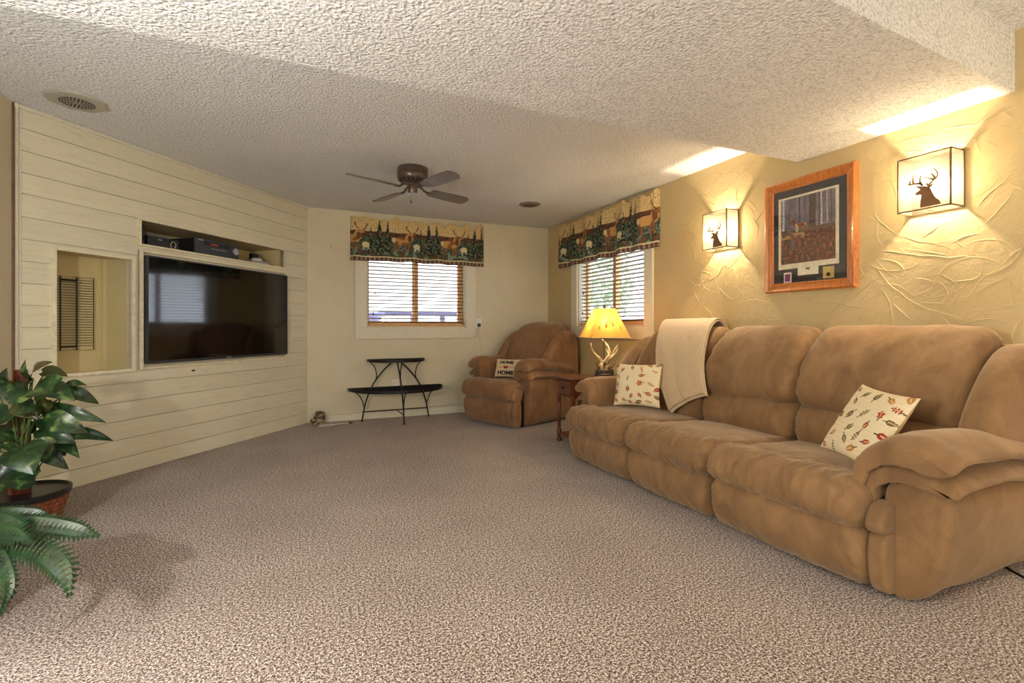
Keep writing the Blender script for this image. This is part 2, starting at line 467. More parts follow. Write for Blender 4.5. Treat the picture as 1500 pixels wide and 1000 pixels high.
# ------------------------------------------------------------------ plank wall (local: x = along wall to the left, y = into room, z up)
NIT = (.348, 1.824, 1.590, 1.780)    # component shelf
NIS = (.345, 1.829, .713, 1.556)     # television frame
NIL = (1.863, 2.355, .708, 1.490)    # left niche
def plank_wall():
    holes = [NIT, NIL]
    xs = sorted({-.02, TEND, *[q for h_ in holes for q in h_[:2]]}); zs = sorted({0, HT, *[q for h_ in holes for q in h_[2:]]}); bld = MB()
    for i in range(len(xs)-1):
        for j in range(len(zs)-1):
            cx, cz = (xs[i]+xs[i+1])/2, (zs[j]+zs[j+1])/2
            if any(h_[0] < cx < h_[1] and h_[2] < cz < h_[3] for h_ in holes): continue
            bld.box(xs[i], xs[i+1], -.06, -.014, zs[j], zs[j+1])
    root = bld.build('wall_plank', 'plank'); root.location = C0; root.rotation_euler = (0, 0, math.atan2(-DV.y, -DV.x))
    struct(root, 'angled wall of cream painted horizontal planks')
    # planks, row by row
    rows = [0.0]+[.114+.1275*k for k in range(17)]+[H]
    for j in range(len(rows)-1):
        z0, z1 = rows[j]+.0016, rows[j+1]-.0016
        if z1-z0 < .03: continue
        spans = [(.002, TEND-.02)]
        for h_ in (NIT, NIS, NIL):
            if z1 > h_[2] and z0 < h_[3] and min(z1, h_[3])-max(z0, h_[2]) > .02:
                spans = [t for s_ in spans for t in ((s_[0], min(s_[1], h_[0])), (max(s_[0], h_[1]), s_[1])) if t[1]-t[0] > .01]
        for x0, x1 in spans:
            zz0, zz1 = z0, z1
            for h_ in (NIT, NIS, NIL):      # trim a plank that only just reaches an opening
                if x0 < h_[1]-.01 and x1 > h_[0]+.01:
                    if zz0 < h_[2] < zz1 and zz1-h_[2] <= .021: zz1 = h_[2]
                    if zz0 < h_[3] < zz1 and h_[3]-zz0 <= .021: zz0 = h_[3]
            MB().box(x0, x1, -.014, random.uniform(-.0015, .0), zz0, zz1, .0018).build('plank', 'plank', root)
            # slim filler when an opening cuts a row part way up
        for h_ in (NIT, NIS, NIL):
            if z0 < h_[3] < z1 and z1-h_[3] > .004 and h_[3]-z0 > .02: MB().box(h_[0], h_[1], -.014, -.001, h_[3]+.0005, NIT[2]-.001 if h_ is NIS else z1, .0015).build('plank', 'plank', root)
            if h_ is not NIT and z0 < h_[2] < z1 and h_[2]-z0 > .004 and z1-h_[2] > .02: MB().box(h_[0], h_[1], -.014, -.001, z0, h_[2]-.0005, .0015).build('plank', 'plank', root)
    # recess boxes
    def recess(h_, dep):
        x0, x1, z0, z1 = h_; t = .012; q = MB()
        q.box(x0-t, x1+t, -dep-t, -dep, z0-t, z1+t); q.box(x0-t, x0, -dep, -.002, z0-t, z1+t); q.box(x1, x1+t, -dep, -.002, z0-t, z1+t)
        q.box(x0, x1, -dep, -.002, z0-t, z0); q.box(x0, x1, -dep, -.002, z1, z1+t)
        return q.build('recess_lining', 'niche_paint', root)
    recess(NIT, .42); rl = recess(NIL, .25)
    q = MB(); q.box(NIL[0]+.04, NIL[0]+.056, -.25, -.238, NIL[2], NIL[3]); q.build('corner_bead', 'niche_paint', rl)
    # casings
    def casing(h_, wd, pr):
        x0, x1, z0, z1 = h_; q = MB()
        q.box(x0-wd, x0, -.004, pr, z0-wd, z1+wd, .003); q.box(x1, x1+wd, -.004, pr, z0-wd, z1+wd, .003)
        q.box(x0, x1, -.004, pr, z1, z1+wd, .003); q.box(x0, x1, -.004, pr, z0-wd, z0, .003)
        q.build('opening_casing', 'cream_trim', root)
    casing((NIT[0]+.012, NIT[1]-.012, NIT[2]+.012, NIT[3]-.012), .014, .016)
    casing((NIL[0]+.014, NIL[1]-.014, NIL[2]+.014, NIL[3]-.014), .022, .018)
    casing((NIS[0]+.016, NIS[1]-.03, NIS[2]+.012, NIS[3]-.014), .018, .018)
    q = MB(); q.box(.0, TEND, -.002, .012, H-.022, H-.001, .003); q.build('ceiling_strip', 'trim', root)
    q = MB()
    for i, (x0, x1, p) in enumerate(((TEND-.022, TEND-.012, .008), (TEND-.012, TEND-.004, .016), (TEND-.034, TEND-.024, .005))): q.box(x0, x1, -.01, p, 0, H-.001, .002)
    q.build('edge_moulding', 'trim', root)
    return root
PW = plank_wall()
PWM = Matrix.Translation(C0) @ Matrix.Rotation(math.atan2(-DV.y, -DV.x), 4, 'Z')
PWR = math.atan2(-DV.y, -DV.x)
def pw(t, d, z): return PWM @ Vector((t, d, z))
b = MB(); b.box(LEFT.x-.010, LEFT.x+.004, LEFT.y-.012, LEFT.y+.0, 0, H); struct(b.build('trim_1', 'antler_dark'), 'dark strip at the plank wall edge')

# ------------------------------------------------------------------ windows
def window(name, loc, rz, wd, z0, z1, label):
    hw = wd/2; q = MB()      # reveal liner is the root
    dep = .13
    q.box(-hw, -hw+.012, 0, dep, z0, z1); q.box(hw-.012, hw, 0, dep, z0, z1); q.box(-hw, hw, 0, dep, z1-.012, z1); q.box(-hw, hw, 0, dep, z0, z0+.012)
    root = q.build(name, 'trim'); root.location = loc; root.rotation_euler = (0, 0, rz); struct(root, label)
    cw = .125
    for nm, x0, x1, a, c in (('casing', -hw-cw, -hw, z0, z1+.1), ('casing', hw, hw+cw*.95, z0, z1+.1), ('casing', -hw-cw, hw+cw*.95, z0-cw, z0-.002), ('casing', -hw, hw, z1, z1+.1)):
        MB().box(x0, x1, -.026, 0, a, c, .003).build(nm, 'trim', root)
    MB().box(-hw+.012, hw-.012, .0, dep, z0+.012, z0+.03, .004).build('sill', 'pine_sash', root)
    for x0, x1, yy in ((-hw+.012, .02, .10), (-.03, hw-.012, .075)):
        q = MB(); s_ = .05
        lw = .028 if x0 < -.1 else s_
        rw = s_+.015
        q.box(x0, x0+lw, yy, yy+.03, z0+.03, z1-.012, .004); q.box(x1-rw, x1, yy, yy+.03, z0+.03, z1-.012, .004)
        q.box(x0+lw, x1-rw, yy, yy+.03, z0+.03, z0+.075, .004); q.box(x0+lw, x1-rw, yy, yy+.03, z1-.062, z1-.012, .004)
        sash = q.build('sash', 'pine_sash', root)
        MB().box(x0+lw-.004, x1-rw+.004, yy+.013, yy+.017, z0+.07, z1-.06).build('pane', 'glass', sash)
    return root
window('window_1', ((W1[0]+W1[1])/2, B, 0), 0, W1[1]-W1[0], W1[2], W1[3], 'wide wood sash window with cream casing behind the plant stand')
window('window_2', (R, (W2[0]+W2[1])/2, 0), -PI/2, W2[1]-W2[0], W2[2], W2[3], 'wood sash window with cream casing behind the lamp')
def portal(name, loc, rot, sx, sy):
    l = bpy.data.lights.new(name, 'AREA'); l.shape = 'RECTANGLE'; l.size = sx; l.size_y = sy; l.energy = 1; l.cycles.is_portal = True
    o = bpy.data.objects.new(name, l); COL.objects.link(o); o.location = loc; o.rotation_euler = rot; return o
portal('window_portal', ((W1[0]+W1[1])/2, B+.15, (W1[2]+W1[3])/2), (-PI/2, 0, 0), W1[1]-W1[0], W1[3]-W1[2])
portal('window_portal', (R+.15, (W2[0]+W2[1])/2, (W2[2]+W2[3])/2), (-PI/2, 0, -PI/2), W2[1]-W2[0], W2[3]-W2[2])
portal('fill_door_portal', ((PD[0]+PD[1])/2, YF-.14, (PD[2]+PD[3])/2), (PI/2, 0, 0), PD[1]-PD[0], PD[3]-PD[2])
# unseen patio door, added behind the camera for soft frontal daylight
q = MB(); x0, x1, z0, z1 = PD; s_ = .07
for a, c in ((x0, x0+s_), ((x0+x1)/2-.05, (x0+x1)/2+.05), (x1-s_, x1)): q.box(a, c, YF-.11, YF-.04, z0, z1, .005)
q.box(x0, x1, YF-.11, YF-.04, z1-s_, z1, .005); q.box(x0, x1, YF-.11, YF-.04, z0, z0+.09, .005)
door = struct(q.build('fill_door_1', 'cream_trim'), 'added unseen sliding glass patio door behind the camera')
for a, c in ((x0+s_, (x0+x1)/2-.05), ((x0+x1)/2+.05, x1-s_)): MB().box(a, c, YF-.08, YF-.075, z0+.09, z1-s_).build('pane', 'glass', door)

def blind(loc, rz, wd, ztop, zbot, label):
    root = empty('window_blind', loc, rz); hw = wd/2-.02
    proto = MB().box(-hw, hw, -.024, .024, -.0014, .0014).build('slat', 'blind_slat', root)
    sp = .0415; n = int((ztop-.05-(zbot+.055))/sp)
    for i in range(n+1):
        o = proto if i == 0 else proto.copy()
        if i: COL.objects.link(o)
        o.location = (0, .042, zbot+.062+i*sp); o.rotation_euler = (math.radians(-12), 0, 0)
    MB().box(-hw, hw, .012, .066, ztop-.05, ztop-.013, .004).build('head_rail', 'blind_slat', root)
    br = MB(); br.box(-hw, hw, .016, .066, zbot+.0305, zbot+.046, .003)
    br.build('bottom_rail', 'pine_sash', root)
    for x in (-hw+.12, 0, hw-.12):
        MB().tube([(x, .018, zbot+.04), (x, .018, ztop-.03)], .0009, 5).build('ladder_cord', 'cord_beige', root)
    for x, zl in ((-hw+.055, zbot+.17), (-hw+.07, zbot+.40)):
        c = MB(); c.tube([(x, .008, ztop-.04), (x, .008, zl)], .0010, 5); c.build('pull_cord', 'cord_beige', root)
        t = MB(); t.lathe([(.002, zl), (.006, zl-.006), (.008, zl-.028), (.002, zl-.034)], (x, .008, 0), 8); t.build('tassel', 'pine_cone', root)
    return tag(root, label, 'blind', 'window blinds')
blind(((W1[0]+W1[1])/2, B, 0), 0, W1[1]-W1[0], W1[3], W1[2], 'open slatted blind in the wide window above the plant stand')
blind((R, (W2[0]+W2[1])/2, 0), -PI/2, W2[1]-W2[0], W2[3], W2[2], 'open slatted blind in the window behind the antler lamp')

# ------------------------------------------------------------------ valances (printed cloth)
def valance_paint(u, v, wd, seed):
    """u in metres along cloth, v 0 bottom..1 top -> linear colour"""
    n1 = nz(u*40, v*22, seed); n2 = nz(u*14, v*8, seed+3); n3 = nz(u*90, v*60, seed+9)
    if v < .085:
        cell = (int(u/.016) % 3, int(v/.017) % 3)
        c = (96, 66, 56) if (cell[0] != 1 or cell[1] == 0) else (176, 152, 126)
    elif v < .115: c = (226, 212, 170)
    else:
        per = u % .56; pu = per/.56
        c = (84, 100, 74) if n1 > 0 else (50, 62, 46)                 # meadow
        if v < .30:
            if n2 > .12: c = (104, 66, 48)
            if n2 < -.2: c = (124, 142, 122)
        if .24 < v < .42 and n2 > -.1: c = (104, 122, 122) if n1 > .02 else (48, 62, 54)
        if v > .58: c = (98, 62, 44) if n1 > -.2 else (58, 42, 36)       # far woods
        if v > .70: c = (216, 188, 134) if n3 > -.25 else (176, 138, 92)  # sky with reeds
        for tc, tw, tt in ((.06, .085, .93), (.90, .10, .96), (.74, .06, .80), (.50, .03, .6)):        # fir trees
            hh = (tt-v)
            if v > .2 and hh > 0:
                half = tw*min(1, hh*1.5+.12)*(0.72+.55*abs(((v*16) % 1)-.5))
                dd = abs(((pu-tc+.5) % 1)-.5)
                if dd < half: c = (34, 40, 32) if n1 > -.12 else (112, 116, 92)
        def ell(cx, cy, rx, ry): return ((pu-cx)/rx)**2+((v-cy)/ry)**2 < 1
        elk = ell(.34, .50, .19, .105) or ell(.49, .58, .075, .12) or ell(.55, .68, .065, .04) or any(abs(pu-x-.01*nz(v*9, x, 2)) < .018 and .24 < v < .5 for x in (.20, .26, .42, .48))
        if elk: c = (196, 150, 90) if (n2 > -.12 and v > .42) else (140, 92, 50)
        if ell(.18, .52, .04, .06): c = (222, 196, 148)
        if ell(.50, .57, .04, .085): c = (110, 68, 40)
        for a in (-1, 1):
            if .68 < v < .88 and abs(pu-(.55+a*(.02+.10*math.sin((v-.68)*8)))) < .011: c = (84, 54, 38)
        if ell(.64, .38, .075, .065) or (abs(pu-.60) < .014 and .26 < v < .38) or (abs(pu-.69) < .014 and .28 < v < .38): c = (220, 206, 160)
    k = .82+.25*(n3*.5+.5)
    q = lin(*[min(255, x*k*1.06) for x in c]); return q
def valance(loc, rz, wd, zt, zb, label, seed, drop=0.0):
    root = empty('valance', loc, rz); NU, NV = 330, 84; v = []; f = []; cols = []
    for i in range(NU+1):
        s_ = i/NU; x = -wd/2+wd*s_
        for j in range(NV+1):
            t = j/NV; z = zb+(zt-zb)*t
            amp = .024*(1.05-t*.5)
            y = -.055-amp*(math.sin(s_*wd*21+1.2*nz(s_*5, 0, seed))+.5*nz(s_*wd*16, t*1.5, seed))
            if t > .80:
                g = (t-.80)/.20
                y -= .012*g*nz(s_*wd*45, t*3, seed+1)-.004; z += .055*g*g*nz(s_*wd*11, 1, seed+2)*1.3+.008*g*nz(s_*wd*40, 0, seed)
            z += .010*(1-t)*nz(s_*wd*4, 0, seed+4)
            e = min(s_, 1-s_)*wd
            if e < .05: y += (.05-e)/.05*.05+0.0
            v.append((x, min(y, -.004), z)); cols.append(valance_paint(s_*wd+.2, t, wd, seed))
    for i in range(NU):
        for j in range(NV): a = i*(NV+1)+j; f.append((a, a+NV+1, a+NV+2, a+1))
    o = mesh('cloth', v, f, 'print_cloth', root, True); vcol(o, cols)
    md = o.modifiers.new('thick', 'SOLIDIFY'); md.thickness = .002
    q = MB(); q.tube([(-wd/2+.03, -.004, zt-.075), (-wd/2+.035, -.018, zt-.075), (wd/2-.035, -.018, zt-.075), (wd/2-.03, -.004, zt-.075)], .007, 8); q.build('curtain_rod', 'white_plastic', root)
    return tag(root, label, 'valance', 'window valances')
valance((1.372, B, 0), 0, 1.545, 2.215, 1.745, 'gathered elk print valance over the wide window', 3)
valance((R, 4.486, 0), -PI/2, 1.80, 2.235, 1.735, 'gathered elk print valance over the window behind the lamp', 11)

# ------------------------------------------------------------------ reclining sofa and recliner
def zid(z): return z
def zchair(z): return z*1.13 if z < .6 else .678+(z-.6)*.905
def Pz(p, f): return [(x, f(z)) for x, z in p]
ROLL = [(-.47, .235), (-.535, .27), (-.552, .32), (-.53, .378), (-.46, .408), (-.37, .404), (-.305, .385), (-.29, .30), (-.36, .235)]
SEAT = [(-.33, .27), (-.335, .35), (-.29, .388), (-.1, .384), (.1, .376), (.20, .36), (.20, .27), (0, .25)]
FOOT = [(-.46, .022), (-.505, .07), (-.525, .15), (-.515, .215), (-.47, .245), (-.40, .235), (-.38, .14), (-.40, .03)]
LUMB = [(.155, .355), (.10, .42), (.10, .51), (.15, .575), (.24, .585), (.30, .5), (.30, .37)]
BACK = [(.17, .562), (.105, .61), (.105, .70), (.165, .83), (.26, .95), (.36, 1.003), (.44, .985), (.46, .9), (.40, .7), (.32, .57)]
BACKFULL = [(.16, .34), (.08, .43), (.07, .56), (.10, .70), (.17, .85), (.26, .96), (.36, 1.003), (.44, .985), (.46, .9), (.40, .7), (.32, .37)]
SHELL = [(.26, .06), (.26, .5), (.40, .90), (.46, .93), (.505, .86), (.515, .5), (.505, .07)]
WING = [(-.04, .42), (.0, .58), (.12, .77), (.25, .885), (.36, .925), (.46, .89), (.51, .72), (.515, .3), (.49, .08), (.2, .06), (.0, .2)]
frontmask = lambda x, z: 1.0 if x < -.36 else .35
def arm(root, yi, sgn, mat, f, x0=-.43, x1=.44, wd=.2, seed=0):
    """yi inner face, sgn -1 = arm lies at smaller y"""
    prof = [(.0, .03), (.085, .02), (.15, .10), (wd-.005, .26), (wd, .37), (wd-.035, .44), (.08, .47), (.01, .44), (-.015, .33)]
    prof = [(yi+sgn*a, f(z)) for a, z in prof]
    cushion('arm', prof, x0, x1, mat, root, 'x', r=.035, M=52, seed=seed, lump=.012, step=.02)
    lo = [(-.075, .36), (-.078, .43), (-.045, .49), (.04, .525), (.12, .518), (.19, .488), (.230, .458), (.19, .440), (.12, .452), (.04, .455), (-.02, .42), (-.035, .36)]
    up = [(-.095, .385), (-.102, .47), (-.072, .548), (.0, .602), (.09, .612), (.16, .59), (.226, .545), (.16, .514), (.06, .525), (-.03, .49), (-.055, .42), (-.06, .385)]
    k = wd/.2
    for pr, xa, sd in ((lo, x0-.022, 3), (up, x0-.045, 7)):
        o = cushion('arm_pad', [(yi+sgn*a*(k if a > 0 else (1 if k > .9 else .55)), f(z)) for a, z in pr], xa, .40, mat, root, 'x', r=.018, M=80, ladder=True, wr=.002, wf=9, gather=.006, seed=seed+sd, lump=.010)
        for v in o.data.vertices:
            q = max(0, (v.co.x+.1)/.5); v.co.z -= .075*q**1.3
            fr = max(0, 1-(v.co.x-xa)/.10); v.co.z -= .03*fr*fr
            v.co.y += sgn*-.02*q

def sofa():
    root = empty('reclining_sofa', (2.47, 2.28, 0)); o = 2.28
    ys = [1.145, 1.945, 2.63, 3.36]; g = .006; m = 'suede'
    for i in range(3):
        a, c = ys[i]-o+g, ys[i+1]-o-g
        if i == 0: a += .035
        cushion('footrest', FOOT, a+.004, c-.004, m, root, r=.045, wr=.006, wf=16, gather=.006, seed=i*7+1, bulge=.006)
        cushion('seat_roll', ROLL, a, c, m, root, r=.055, wr=.0075, wf=26, gather=.010, seed=i*7+2, bulge=.008, step=.006)
        if i == 0: a -= .035
        cushion('seat_cushion', SEAT, a, c, m, root, r=.05, wr=.003, wf=7, gather=.006, seed=i*7+3, bulge=.008)
        cushion('lumbar_cushion', LUMB, a, c, m, root, r=.06, wr=.004, wf=8, gather=.012, seed=i*7+4, bulge=.015)
        cushion('back_cushion', BACK, a-.004, c+.004, m, root, r=.075, wr=.004, wf=6, gather=.014, seed=i*7+5, bulge=.012, lump=.012)
    cushion('back_shell', SHELL, 1.10-o, 3.42-o, m, root, r=.04, M=40, step=.05)
    cushion('back_wing', WING, 1.0-o, 1.148-o, m, root, r=.055, seed=31, bulge=.012, lump=.01)
    cushion('back_wing', WING, 3.372-o, 3.52-o, m, root, r=.055, seed=32, bulge=.012, lump=.01)
    SIDE1 = [(-.50, .25), (-.505, .30), (-.47, .345), (-.40, .35), (-.38, .30), (-.40, .245)]
    SIDE2 = [(-.465, .025), (-.49, .10), (-.49, .20), (-.46, .245), (-.40, .235), (-.40, .04)]
    for sp in (SIDE1, SIDE2): cushion('footrest_side', sp, 1.118-o, 1.186-o, m, root, r=.018, M=36, seed=61)
    arm(root, 1.15-o, -1, m, zid, seed=40)
    arm(root, 3.335-o, 1, m, zid, x0=-.33, wd=.15, seed=50)
    q = MB(); q.box(-.40, .48, 1.12-o, 3.40-o, .0, .24, .01); q.build('base_frame', 'black_plastic', root)
    return tag(root, 'long tan microfibre three seat reclining sofa along the golden wall', 'sofa')
sofa()
def recliner():
    root = empty('recliner', (2.335, 5.06, 0), math.radians(20)); m = 'suede_chair'; f = zchair
    cushion('footrest', Pz(FOOT, f), -.37, .37, m, root, r=.05, wr=.004, wf=8, gather=.006, seed=71, bulge=.008)
    cushion('seat_roll', Pz(ROLL, f), -.375, .375, m, root, r=.06, wr=.004, wf=9, gather=.010, seed=72, bulge=.01)
    cushion('seat_cushion', Pz(SEAT, f), -.31, .31, m, root, r=.05, wr=.003, wf=6, seed=73, bulge=.008)
    cushion('back_cushion', Pz(BACKFULL, f), -.315, .315, m, root, r=.09, wr=.004, wf=5, gather=.012, seed=75, bulge=.03, lump=.012)
    cushion('back_shell', Pz(SHELL, f), -.36, .36, m, root, r=.04, M=40, step=.05)
    cushion('back_wing', Pz(WING, f), -.425, -.30, m, root, r=.05, seed=76, bulge=.01, lump=.01)
    cushion('back_wing', Pz(WING, f), .30, .425, m, root, r=.05, seed=77, bulge=.01, lump=.01)
    for sp in ([(-.50, .25), (-.505, .30), (-.47, .345), (-.40, .35), (-.38, .30), (-.40, .245)], [(-.465, .025), (-.49, .10), (-.49, .20), (-.46, .245), (-.40, .235), (-.40, .04)]): cushion('footrest_side', Pz(sp, f), -.425, -.366, m, root, r=.018, M=36, seed=61)
    arm(root, -.305, -1, m, f, x0=-.31, wd=.165, seed=80); arm(root, .305, 1, m, f, x0=-.31, wd=.165, seed=90)
    q = MB(); q.box(-.36, .44, -.36, .36, 0, .25, .01); q.build('base_frame', 'black_plastic', root)
    return tag(root, 'brown overstuffed recliner in the corner beside the wide window', 'armchair')
CHAIR = recliner()

# throw over the far back cushion
def throw():
    root = empty('throw_blanket', (2.47, 2.28, 0)); o = 2.28
    path = resample(catmull([Vector((p[0], 0, p[1])) for p in [(.535, .80), (.53, .92), (.49, 1.0), (.42, 1.04), (.35, 1.045), (.255, .992), (.155, .875), (.085, .745), (.055, .62), (.05, .50), (.045, .39)]], 8), 80, False)
    def sheet(name, off, ext, lw):
        NU, NS = 40, 90; v = []; f = []
        for i in range(NU+1):
            u = i/NU
            zb = .575-.165*u**1.3-ext
            # cut the path where it reaches this hem height
            n = next(k for k in range(len(path)) if k > 40 and path[k].z < zb); n -= (zb-path[n].z)/(path[n-1].z-path[n].z)
            for j in range(NS+1):
                t = j/NS*n; k = min(int(t), len(path)-2); p = path[k].lerp(path[k+1], t-k)
                d = (path[min(k+2, 79)]-path[max(k-1, 0)]).normalized(); nr = Vector((d.z, 0, -d.x))
                s_ = k/79
                dn = max(0, (s_-.35)/.65)
                ss = t/79; yr = 2.85-.42*ss; yl = 3.46-.63*ss
                y = yr+(yl-yr)*u
                wv = .010*dn*math.sin(u*9+1)+.006*nz(u*5, j*.06, 3)
                pp = p+nr*(abs(wv)+off)
                v.append((pp.x, y-o, pp.z))
        for i in range(NU):
            for j in range(NS): a = i*(NS+1)+j; f.append((a, a+1, a+NS+2, a+NS+1))
        ob = mesh(name, v, f, 'throw', root, True); md = ob.modifiers.new('t', 'SOLIDIFY'); md.thickness = lw; md.offset = 0
        return ob
    sheet('blanket_top_fold', .024, 0, .010); sheet('blanket_under_fold', .009, .018, .010)
    return tag(root, 'folded beige throw blanket hanging over the sofa back', 'blanket')
throw()

# ------------------------------------------------------------------ printed pillows
def leaf_set(seed, n):
    rnd = random.Random(seed); L = []; tries = 0
    while len(L) < n and tries < 4000:
        tries += 1; p = (rnd.uniform(.04, .96), rnd.uniform(.04, .96))
        if all((p[0]-q[0])**2+(p[1]-q[1])**2 > .165**2 for q in L): L.append((*p, rnd.uniform(0, 6.28), rnd.choice((0, 0, 1, 2)), rnd.uniform(.045, .07), rnd.choice(((168, 50, 36), (178, 66, 40), (190, 90, 44), (122, 94, 56), (108, 86, 54), (190, 130, 70)))))
    return L
def leaf_paint(u, v, L):
    base = (232, 216, 180) if (int(v*90) % 2) else (226, 208, 170)
    for lx, ly, an, ty, r, c in L:
        dx, dy = u-lx, v-ly
        if dx*dx+dy*dy > (r*1.9)**2: continue
        a = dx*math.cos(an)+dy*math.sin(an); q = -dx*math.sin(an)+dy*math.cos(an)
        if -r*1.75 < a < -r*.6 and abs(q) < .007: return lin(70, 50, 40)
        if abs(q) < .0045 and abs(a) < r*.8: return lin(236, 210, 160)
        if ty == 0:                       # ovate
            if abs(a) < r and abs(q) < r*.55*math.sqrt(max(0, 1-(a/r)**2))*(1.1-.3*a/r): return lin(*c)
        elif ty == 1:                     # lobed oak
            if abs(a) < r*1.15 and abs(q) < r*.62*math.sqrt(max(0, 1-(a/r/1.15)**2))*(.62+.38*math.cos(a/r*11)): return lin(*c)
        else:                             # maple
            th = math.atan2(q, a); rr = math.hypot(a, q)
            if rr < r*(.55+.5*abs(math.cos(th*2.5))**1.5): return lin(*c)
    return lin(*base)
def pillow(name, tl, tr, bl, thick, label, paint, n=120, back='pillow_back', puff=.5):
    """square cushion from three corner points (top-left, top-right, bottom-left as seen from the front)"""
    tl, tr, bl = Vector(tl), Vector(tr), Vector(bl); U = tr-tl; V = tl-bl; W, Hh = U.length, V.length
    N = U.cross(V).normalized(); org = bl
    c = (tl+tr+bl+(tr+bl-tl))/4
    root = empty(name, c)
    def pt(u, v, side):
        a, q = 2*u-1, 2*v-1
        pin = 1-.07*(1-a*a)*abs(q)**3-.0; pin2 = 1-.07*(1-q*q)*abs(a)**3
        h_ = thick*((1-abs(a)**2.4)*(1-abs(q)**2.4))**puff*side*.5
        h_ += .004*nz(u*5, v*5, 3+side)*(1-max(abs(a), abs(q))**4)
        return org+U*(.5+a*.5*pin2)+V*(.5+q*.5*pin)+N*h_-c
    for side, mat, nm in ((1, 'print_cloth', 'front_cover'), (-1, back, 'back_cover')):
        k = n if side > 0 else 40; v = []; f = []; cols = []
        for i in range(k+1):
            for j in range(k+1):
                v.append(pt(i/k, j/k, side))
                if side > 0: cols.append(paint(i/k, j/k))
        for i in range(k):
            for j in range(k):
                a = i*(k+1)+j; q = (a, a+k+1, a+k+2, a+1); f.append(q if side > 0 else q[::-1])
        ob = mesh(nm, v, f, mat, root, True)
        if side > 0: vcol(ob, cols)
    tag(root, label, 'pillow'); root['_'] = 0; del root['_']
    return root, pt
LA, LB = leaf_set(4, 26), leaf_set(9, 26)
pillow('throw_pillow', (2.315, 3.227, .731), (2.494, 2.913, .741), (2.249, 3.179, .417), .11, 'cream autumn leaf pillow standing upright beside the throw blanket', lambda u, v: leaf_paint(u, v, LA))[0]['group'] = 'leaf print pillows'
pillow('throw_pillow', (2.475, 1.500, .737), (2.321, 1.180, .718), (2.311, 1.594, .437), .10, 'cream autumn leaf pillow leaning askew behind the padded sofa arm', lambda u, v: leaf_paint(u, v, LB))[0]['group'] = 'leaf print pillows'
# HOME pillow on the recliner
cm = Matrix.Translation((2.335, 5.06, 0)) @ Matrix.Rotation(math.radians(20), 4, 'Z')
def cl(x, y, z): return cm @ Vector((x, y, z))
hp, hpt = pillow('home_pillow', cl(-.166, .198, .665), cl(-.073, -.097, .665), cl(-.226, .180, .468), .09, 'small cream pillow lettered HOME on the recliner seat', lambda u, v: lin(226, 206, 166), n=40)
def text_mesh(txt, size):
    cu = bpy.data.curves.new('t', 'FONT'); cu.body = txt; cu.size = size; cu.align_x = 'CENTER'; cu.resolution_u = 3; cu.offset = .012*size/.2
    ob = bpy.data.objects.new('t', cu); COL.objects.link(ob); dg = bpy.context.evaluated_depsgraph_get(); dg.update()
    me = bpy.data.meshes.new_from_object(ob.evaluated_get(dg)); bpy.data.objects.remove(ob); return me
for txt, vv, sz in (('HOME', .12, .26), ('HOME', .70, .22)):
    me = text_mesh(txt, sz); bm = bmesh.new(); bm.from_mesh(me); bmesh.ops.triangulate(bm, faces=bm.faces)
    bmesh.ops.subdivide_edges(bm, edges=[e for e in bm.edges if e.calc_length() > .03], cuts=2)
    for q in bm.verts:
        u, v = .5+q.co.x*.88, vv+q.co.y*1.05; q.co = hpt(u, v, 1)+(cl(-1, 0, 0)-cl(0, 0, 0))*.002
    bm.to_mesh(me); bm.free(); link('lettering', me, 'ink', hp)
poly = [(.5, .40), (.40, .50), (.41, .57), (.46, .58), (.5, .54), (.54, .58), (.59, .57), (.60, .50)]
off = (cl(-1, 0, 0)-cl(0, 0, 0))*.002
mesh('heart_print', [hpt(u, v, 1)+off for u, v in poly], [tuple(range(len(poly)))], 'heart_red', hp)
MB().tube([hpt(.18, .49, 1)+off, hpt(.3, .50, 1)+off, hpt(.39, .52, 1)+off], .002, 5).build('arrow_print', 'ink', hp)
MB().tube([hpt(.61, .53, 1)+off, hpt(.7, .52, 1)+off, hpt(.82, .51, 1)+off], .002, 5).build('arrow_print', 'ink', hp)

